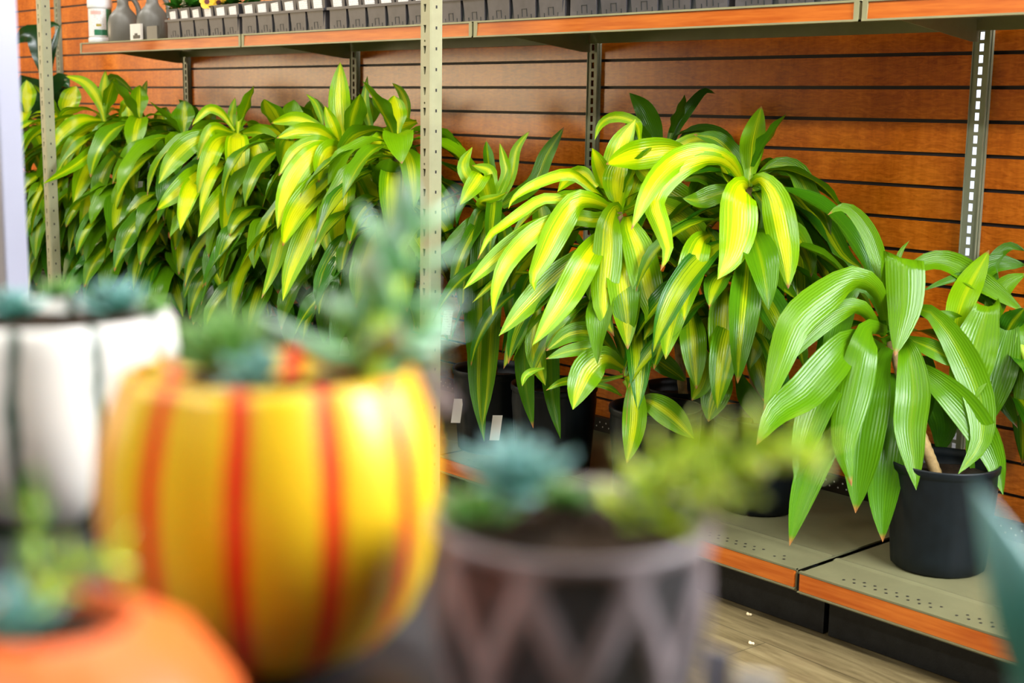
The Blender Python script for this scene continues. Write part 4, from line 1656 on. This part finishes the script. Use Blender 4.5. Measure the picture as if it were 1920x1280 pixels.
# --- white pot behind
DW = .60
wc = atd(95, 800, DW)
k = DW / FPX
root = thing('succulent_pot', (wc.x, wc.y, TZ), 'white lobed pot with dark green stripes, planted with succulents, at the left', 'succulent pot')
zr = atd(95, 580, DW).z
h = zr - TZ
kh = h / 545
pr = [(r_ * k * .765, z_ * kh) for r_, z_ in ((120, 0), (150, 4), (215, 40), (268, 100), (298, 170), (312, 250), (315, 320), (310, 400), (304, 470), (298, 525), (290, 543), (278, 545), (268, 535), (268, 490), (.0001, 480))]
AXW = math.atan2(CP.y - wc.y, CP.x - wc.x)
lobed_pot((wc.x, wc.y, TZ), pr, WHITEPOT, root, 10, .045, AXW - R(33))
soil_mesh((wc.x, wc.y, 0), 262 * k * .765, TZ + 500 * kh, root)
zs = TZ + 500 * kh
a = atd(215, 560, DW)
rosette((a.x, a.y, zs + .006), .021, 24, SUC_BLUE, root, (0, 0, 1))
a = atd(15, 570, DW)
rosette((a.x, a.y, zs + .004), .018, 20, SUC_BLUE, root)
a = atd(290, 570, DW + .01)
rosette((a.x, a.y, zs + .004), .012, 16, SUC_GREEN, root)
a = atd(110, 540, DW + .03)
rosette((a.x, a.y, zs + .008), .013, 16, SUC_GREEN, root)

# --- grey lattice pot
DG = .385
gc = atd(1072, 1000, DG)
k = DG / FPX
root = thing('succulent_pot', (gc.x, gc.y, TZ), 'dark stoneware pot with a raised grey diamond lattice, bottom centre', 'succulent pot')
zr = atd(1072, 965, DG).z
h = zr - TZ
mb = MB()
ng = 44
pr = []
for j in range(ng + 1):
    t = j / ng
    r_ = (190 + 62 * math.sin(PI * .5 * min(1, t * 1.2))) * k
    pr.append((r_, h * t))


def lat(r, z, a, j):
    if j > ng:
        return r, .3
    t = z / h
    p1 = (a * 9 / (2 * PI) + t * 1.15) % 1
    p2 = (a * 9 / (2 * PI) - t * 1.15) % 1
    d = min(abs(p1 - .5), abs(p2 - .5))
    v = max(0, 1 - d / .22) ** .6
    if t > .95:
        v = max(v, .9)
    return r + .0022 * v, v


pr += [(238 * k, h - .001), (232 * k, h - .008), (.0001, h - .008)]
mb.lathe(pr, 200, (gc.x, gc.y, TZ), lat)
mb.build('pot', LATTICE, root, smooth=True)
zs = TZ + h - .006
soil_mesh((gc.x, gc.y, 0), 232 * k, zs, root)
a = atd(960, 940, DG)
rosette((a.x, a.y, zs + .013), .020, 28, SUC_BLUE, root, (.2, -.2, 1))
a = atd(1060, 930, DG + .015)
rosette((a.x, a.y, zs + .003), .013, 18, SUC_GREEN, root)
a = atd(890, 960, DG - .01)
rosette((a.x, a.y, zs + .006), .016, 18, SUC_GREEN, root)
b = atd(1170, 985, DG)
sprig([(b.x, b.y, zs), atd(1205, 920, DG), atd(1245, 870, DG), atd(1300, 835, DG)], 13, .017, SUC_LIME, root, w=.7)
sprig([(b.x + .004, b.y + .004, zs), atd(1285, 905, DG), atd(1370, 870, DG), atd(1455, 835, DG), atd(1540, 850, DG)], 18, .017, SUC_LIME, root, w=.7)
b = atd(1240, 985, DG)
sprig([(b.x, b.y, zs), atd(1310, 930, DG), atd(1360, 915, DG), atd(1385, 935, DG)], 9, .013, SUC_LIME, root, w=.7)

# --- orange pot, nearest
DO = .31
oc = atd(95, 1200, DO)
k = DO / FPX
root = thing('succulent_pot', (oc.x, oc.y, TZ), 'round orange terracotta pot in the lower left corner, closest of all', 'succulent pot')
zr = atd(70, 1150, DO).z
h = zr - TZ
pr = [(160 * k, 0), (250 * k, .1 * h), (330 * k, .3 * h), (365 * k, .5 * h), (340 * k, .7 * h), (270 * k, .88 * h), (190 * k, .97 * h), (160 * k, 1.0 * h), (148 * k, .98 * h), (150 * k, .88 * h), (.0001, .85 * h)]
lobed_pot((oc.x, oc.y, TZ), pr, ORANGEPOT, root, 12, .03, 0)
zs = TZ + .9 * h
soil_mesh((oc.x, oc.y, 0), 150 * k, zs, root)
b = atd(60, 1190, DO)
sprig([(b.x, b.y, zs), atd(60, 1120, DO + .01), atd(65, 1020, DO + .02), atd(55, 930, DO + .02)], 12, .013, SUC_GREEN, root)
sprig([(b.x, b.y, zs), atd(90, 1110, DO + .01), atd(150, 1060, DO + .015), atd(215, 1040, DO + .015)], 9, .011, SUC_LIME, root)
a = atd(15, 1180, DO - .01)
rosette((a.x, a.y, zs + .006), .014, 14, SUC_BLUE, root, (.1, .1, 1))

# --- plant at the lower right corner
DB = .40
bc = atd(2080, 1300, DB)
root = thing('succulent_pot', (bc.x, bc.y, SZ), 'blue-green succulent leaf poking in at the right edge, low down', 'succulent pot')
k = DB / FPX
h = .05
pr = [(80 * k, 0), (110 * k, h), (104 * k, h), (102 * k, h - .006), (.0001, h - .006)]
lobed_pot((bc.x, bc.y, SZ), pr, ORANGEPOT, root, 12, .02, 0)
zs = SZ + h - .005
soil_mesh((bc.x, bc.y, 0), 100 * k, zs, root)
mb = MB()
b = Vector((bc.x, bc.y, zs))
for (px, py, w) in ((1828, 905, .024), (1890, 1230, .022), (2150, 1230, .022), (2240, 1290, .022)):
    e = atd(px, py, DB + .01)
    thick_leaf(mb, b, e - b, (CP - b) + Vector((.05, 0, .02)), (e - b).length, w, .005, 9, .8, -.02)
mb.build('rosette', SUC_BLUE, root, smooth=True)

# --- white price cards at the bottom edge
for (px, py, hw, hh, lb) in ((1342, 1262, 28, 50, 'small white card beside the lattice pot at the bottom edge'),
                             (1415, 1290, 46, 32, 'cream card at the bottom edge right of the white one')):
    d = .47
    k = d / FPX
    c = atd(px, py, d)
    top = c.z + hh * k
    mb = MB()
    s = fx_ * (hw * k)
    b_ = fy_ * .0012
    zb = SZ
    p0, p1 = Vector((c.x, c.y, zb)) - s, Vector((c.x, c.y, zb)) + s
    q0, q1 = Vector((c.x, c.y, top)) - s * .8, Vector((c.x, c.y, top - .002)) + s
    mb.hexa([p0, p1, p1 + b_, p0 + b_, q0, q1, q1 + b_, q0 + b_])
    tag(mb.build('price_card', WHITEPOST if px < 1400 else CARDM), lb, 'card')

# ------------------------------------------------------------------ light
W = bpy.data.worlds.new('daylit_shop')
S.world = W
W.use_nodes = True
bg = W.node_tree.nodes['Background']
bg.inputs[0].default_value = (.86, .92, 1, 1)
bg.inputs[1].default_value = .11


def area(name, loc, target, sx, sy, power, col=(1, 1, 1)):
    l = bpy.data.lights.new(name, 'AREA')
    l.shape = 'RECTANGLE'
    l.size, l.size_y = sx, sy
    l.energy = power
    l.color = col
    o = bpy.data.objects.new(name, l)
    COL.objects.link(o)
    o.location = loc
    o.rotation_euler = (Vector(target) - Vector(loc)).to_track_quat('-Z', 'Y').to_euler()
    return o


for x in (-5.2, -3.2, -1.2, .8):
    area('ceiling_tube', (x, -1.9, 3.0), (x, -1.7, 0), 1.5, .25, 46, (1, .96, .88))
# big shop window on the far side of the aisle; the laminate wall mirrors it softly
mt_, nt_, b_ = nodes('warm_window_pane')
setv(b_, Base_Color=(.8, .8, .8, 1), Emission_Strength=11.0)
b_.inputs['Emission Color'].default_value = (1, .76, .46, 1)
mb = MB()
mb.box((-14.6, -6.26, .66), (-7.2, -6.25, 2.6))
wo2 = structure(mb.build('window_2', mt_))
mb = MB()
for lo, hi in (((-14.7, -6.3, .56), (-14.6, -6.22, 2.7)), ((-7.2, -6.3, .56), (-7.1, -6.22, 2.7)), ((-14.6, -6.3, .56), (-7.2, -6.22, .66)), ((-14.6, -6.3, 2.6), (-7.2, -6.22, 2.7))):
    mb.box(lo, hi)
mb.build('window_frame', WHITEPOST, wo2)
# tall shop window at the end of the aisle, right of the photographer
mt_, nt_, b_ = nodes('cool_window_pane')
setv(b_, Base_Color=(.8, .8, .8, 1), Emission_Strength=44.0)
b_.inputs['Emission Color'].default_value = (.93, .96, 1, 1)
mb = MB()
mb.box((2.6, -1.65, 1.55), (2.61, .05, 3.0))
wo3 = structure(mb.build('window_3', mt_))
mb = MB()
for lo, hi in (((2.58, -1.73, 1.47), (2.64, -1.65, 3.08)), ((2.58, .05, 1.47), (2.64, .13, 3.08)), ((2.58, -1.65, 1.47), (2.64, .05, 1.55)), ((2.58, -1.65, 3.0), (2.64, .05, 3.08))):
    mb.box(lo, hi)
mb.build('window_frame', WHITEPOST, wo3)
# added glowing pane behind the wall, standing for daylight in the right upright's slots
mt_, nt_, b_ = nodes('slot_daylight_glow')
setv(b_, Base_Color=(.8, .85, .9, 1), Emission_Strength=.75)
b_.inputs['Emission Color'].default_value = (.80, .84, 1, 1)
wx = UPX[1] - 1.15
mb = MB()
mb.box((wx - .9, 2.2, .1), (wx + .9, 2.21, 2.1))
wo = structure(mb.build('slot_daylight_pane', mt_))
mb = MB()
for lo, hi in (((wx - .98, 2.18, .02), (wx - .9, 2.24, 2.18)), ((wx + .9, 2.18, .02), (wx + .98, 2.24, 2.18)), ((wx - .9, 2.18, .02), (wx + .9, 2.24, .1)), ((wx - .9, 2.18, 2.1), (wx + .9, 2.24, 2.18))):
    mb.box(lo, hi)
mb.build('window_frame', WHITEPOST, wo)
for x in (-1.6, 1.0):
    area('added_front_fill', (x, -4.2, 3.0), (x, -3.6, 0), 1.5, .25, 60, (1, .96, .88))  # unseen lamps added behind the camera as front fill

S.view_settings.view_transform = 'Standard'
S.view_settings.look = 'None'
S.view_settings.gamma = 1
S.view_settings.use_curve_mapping = False
S.view_settings.exposure = 0
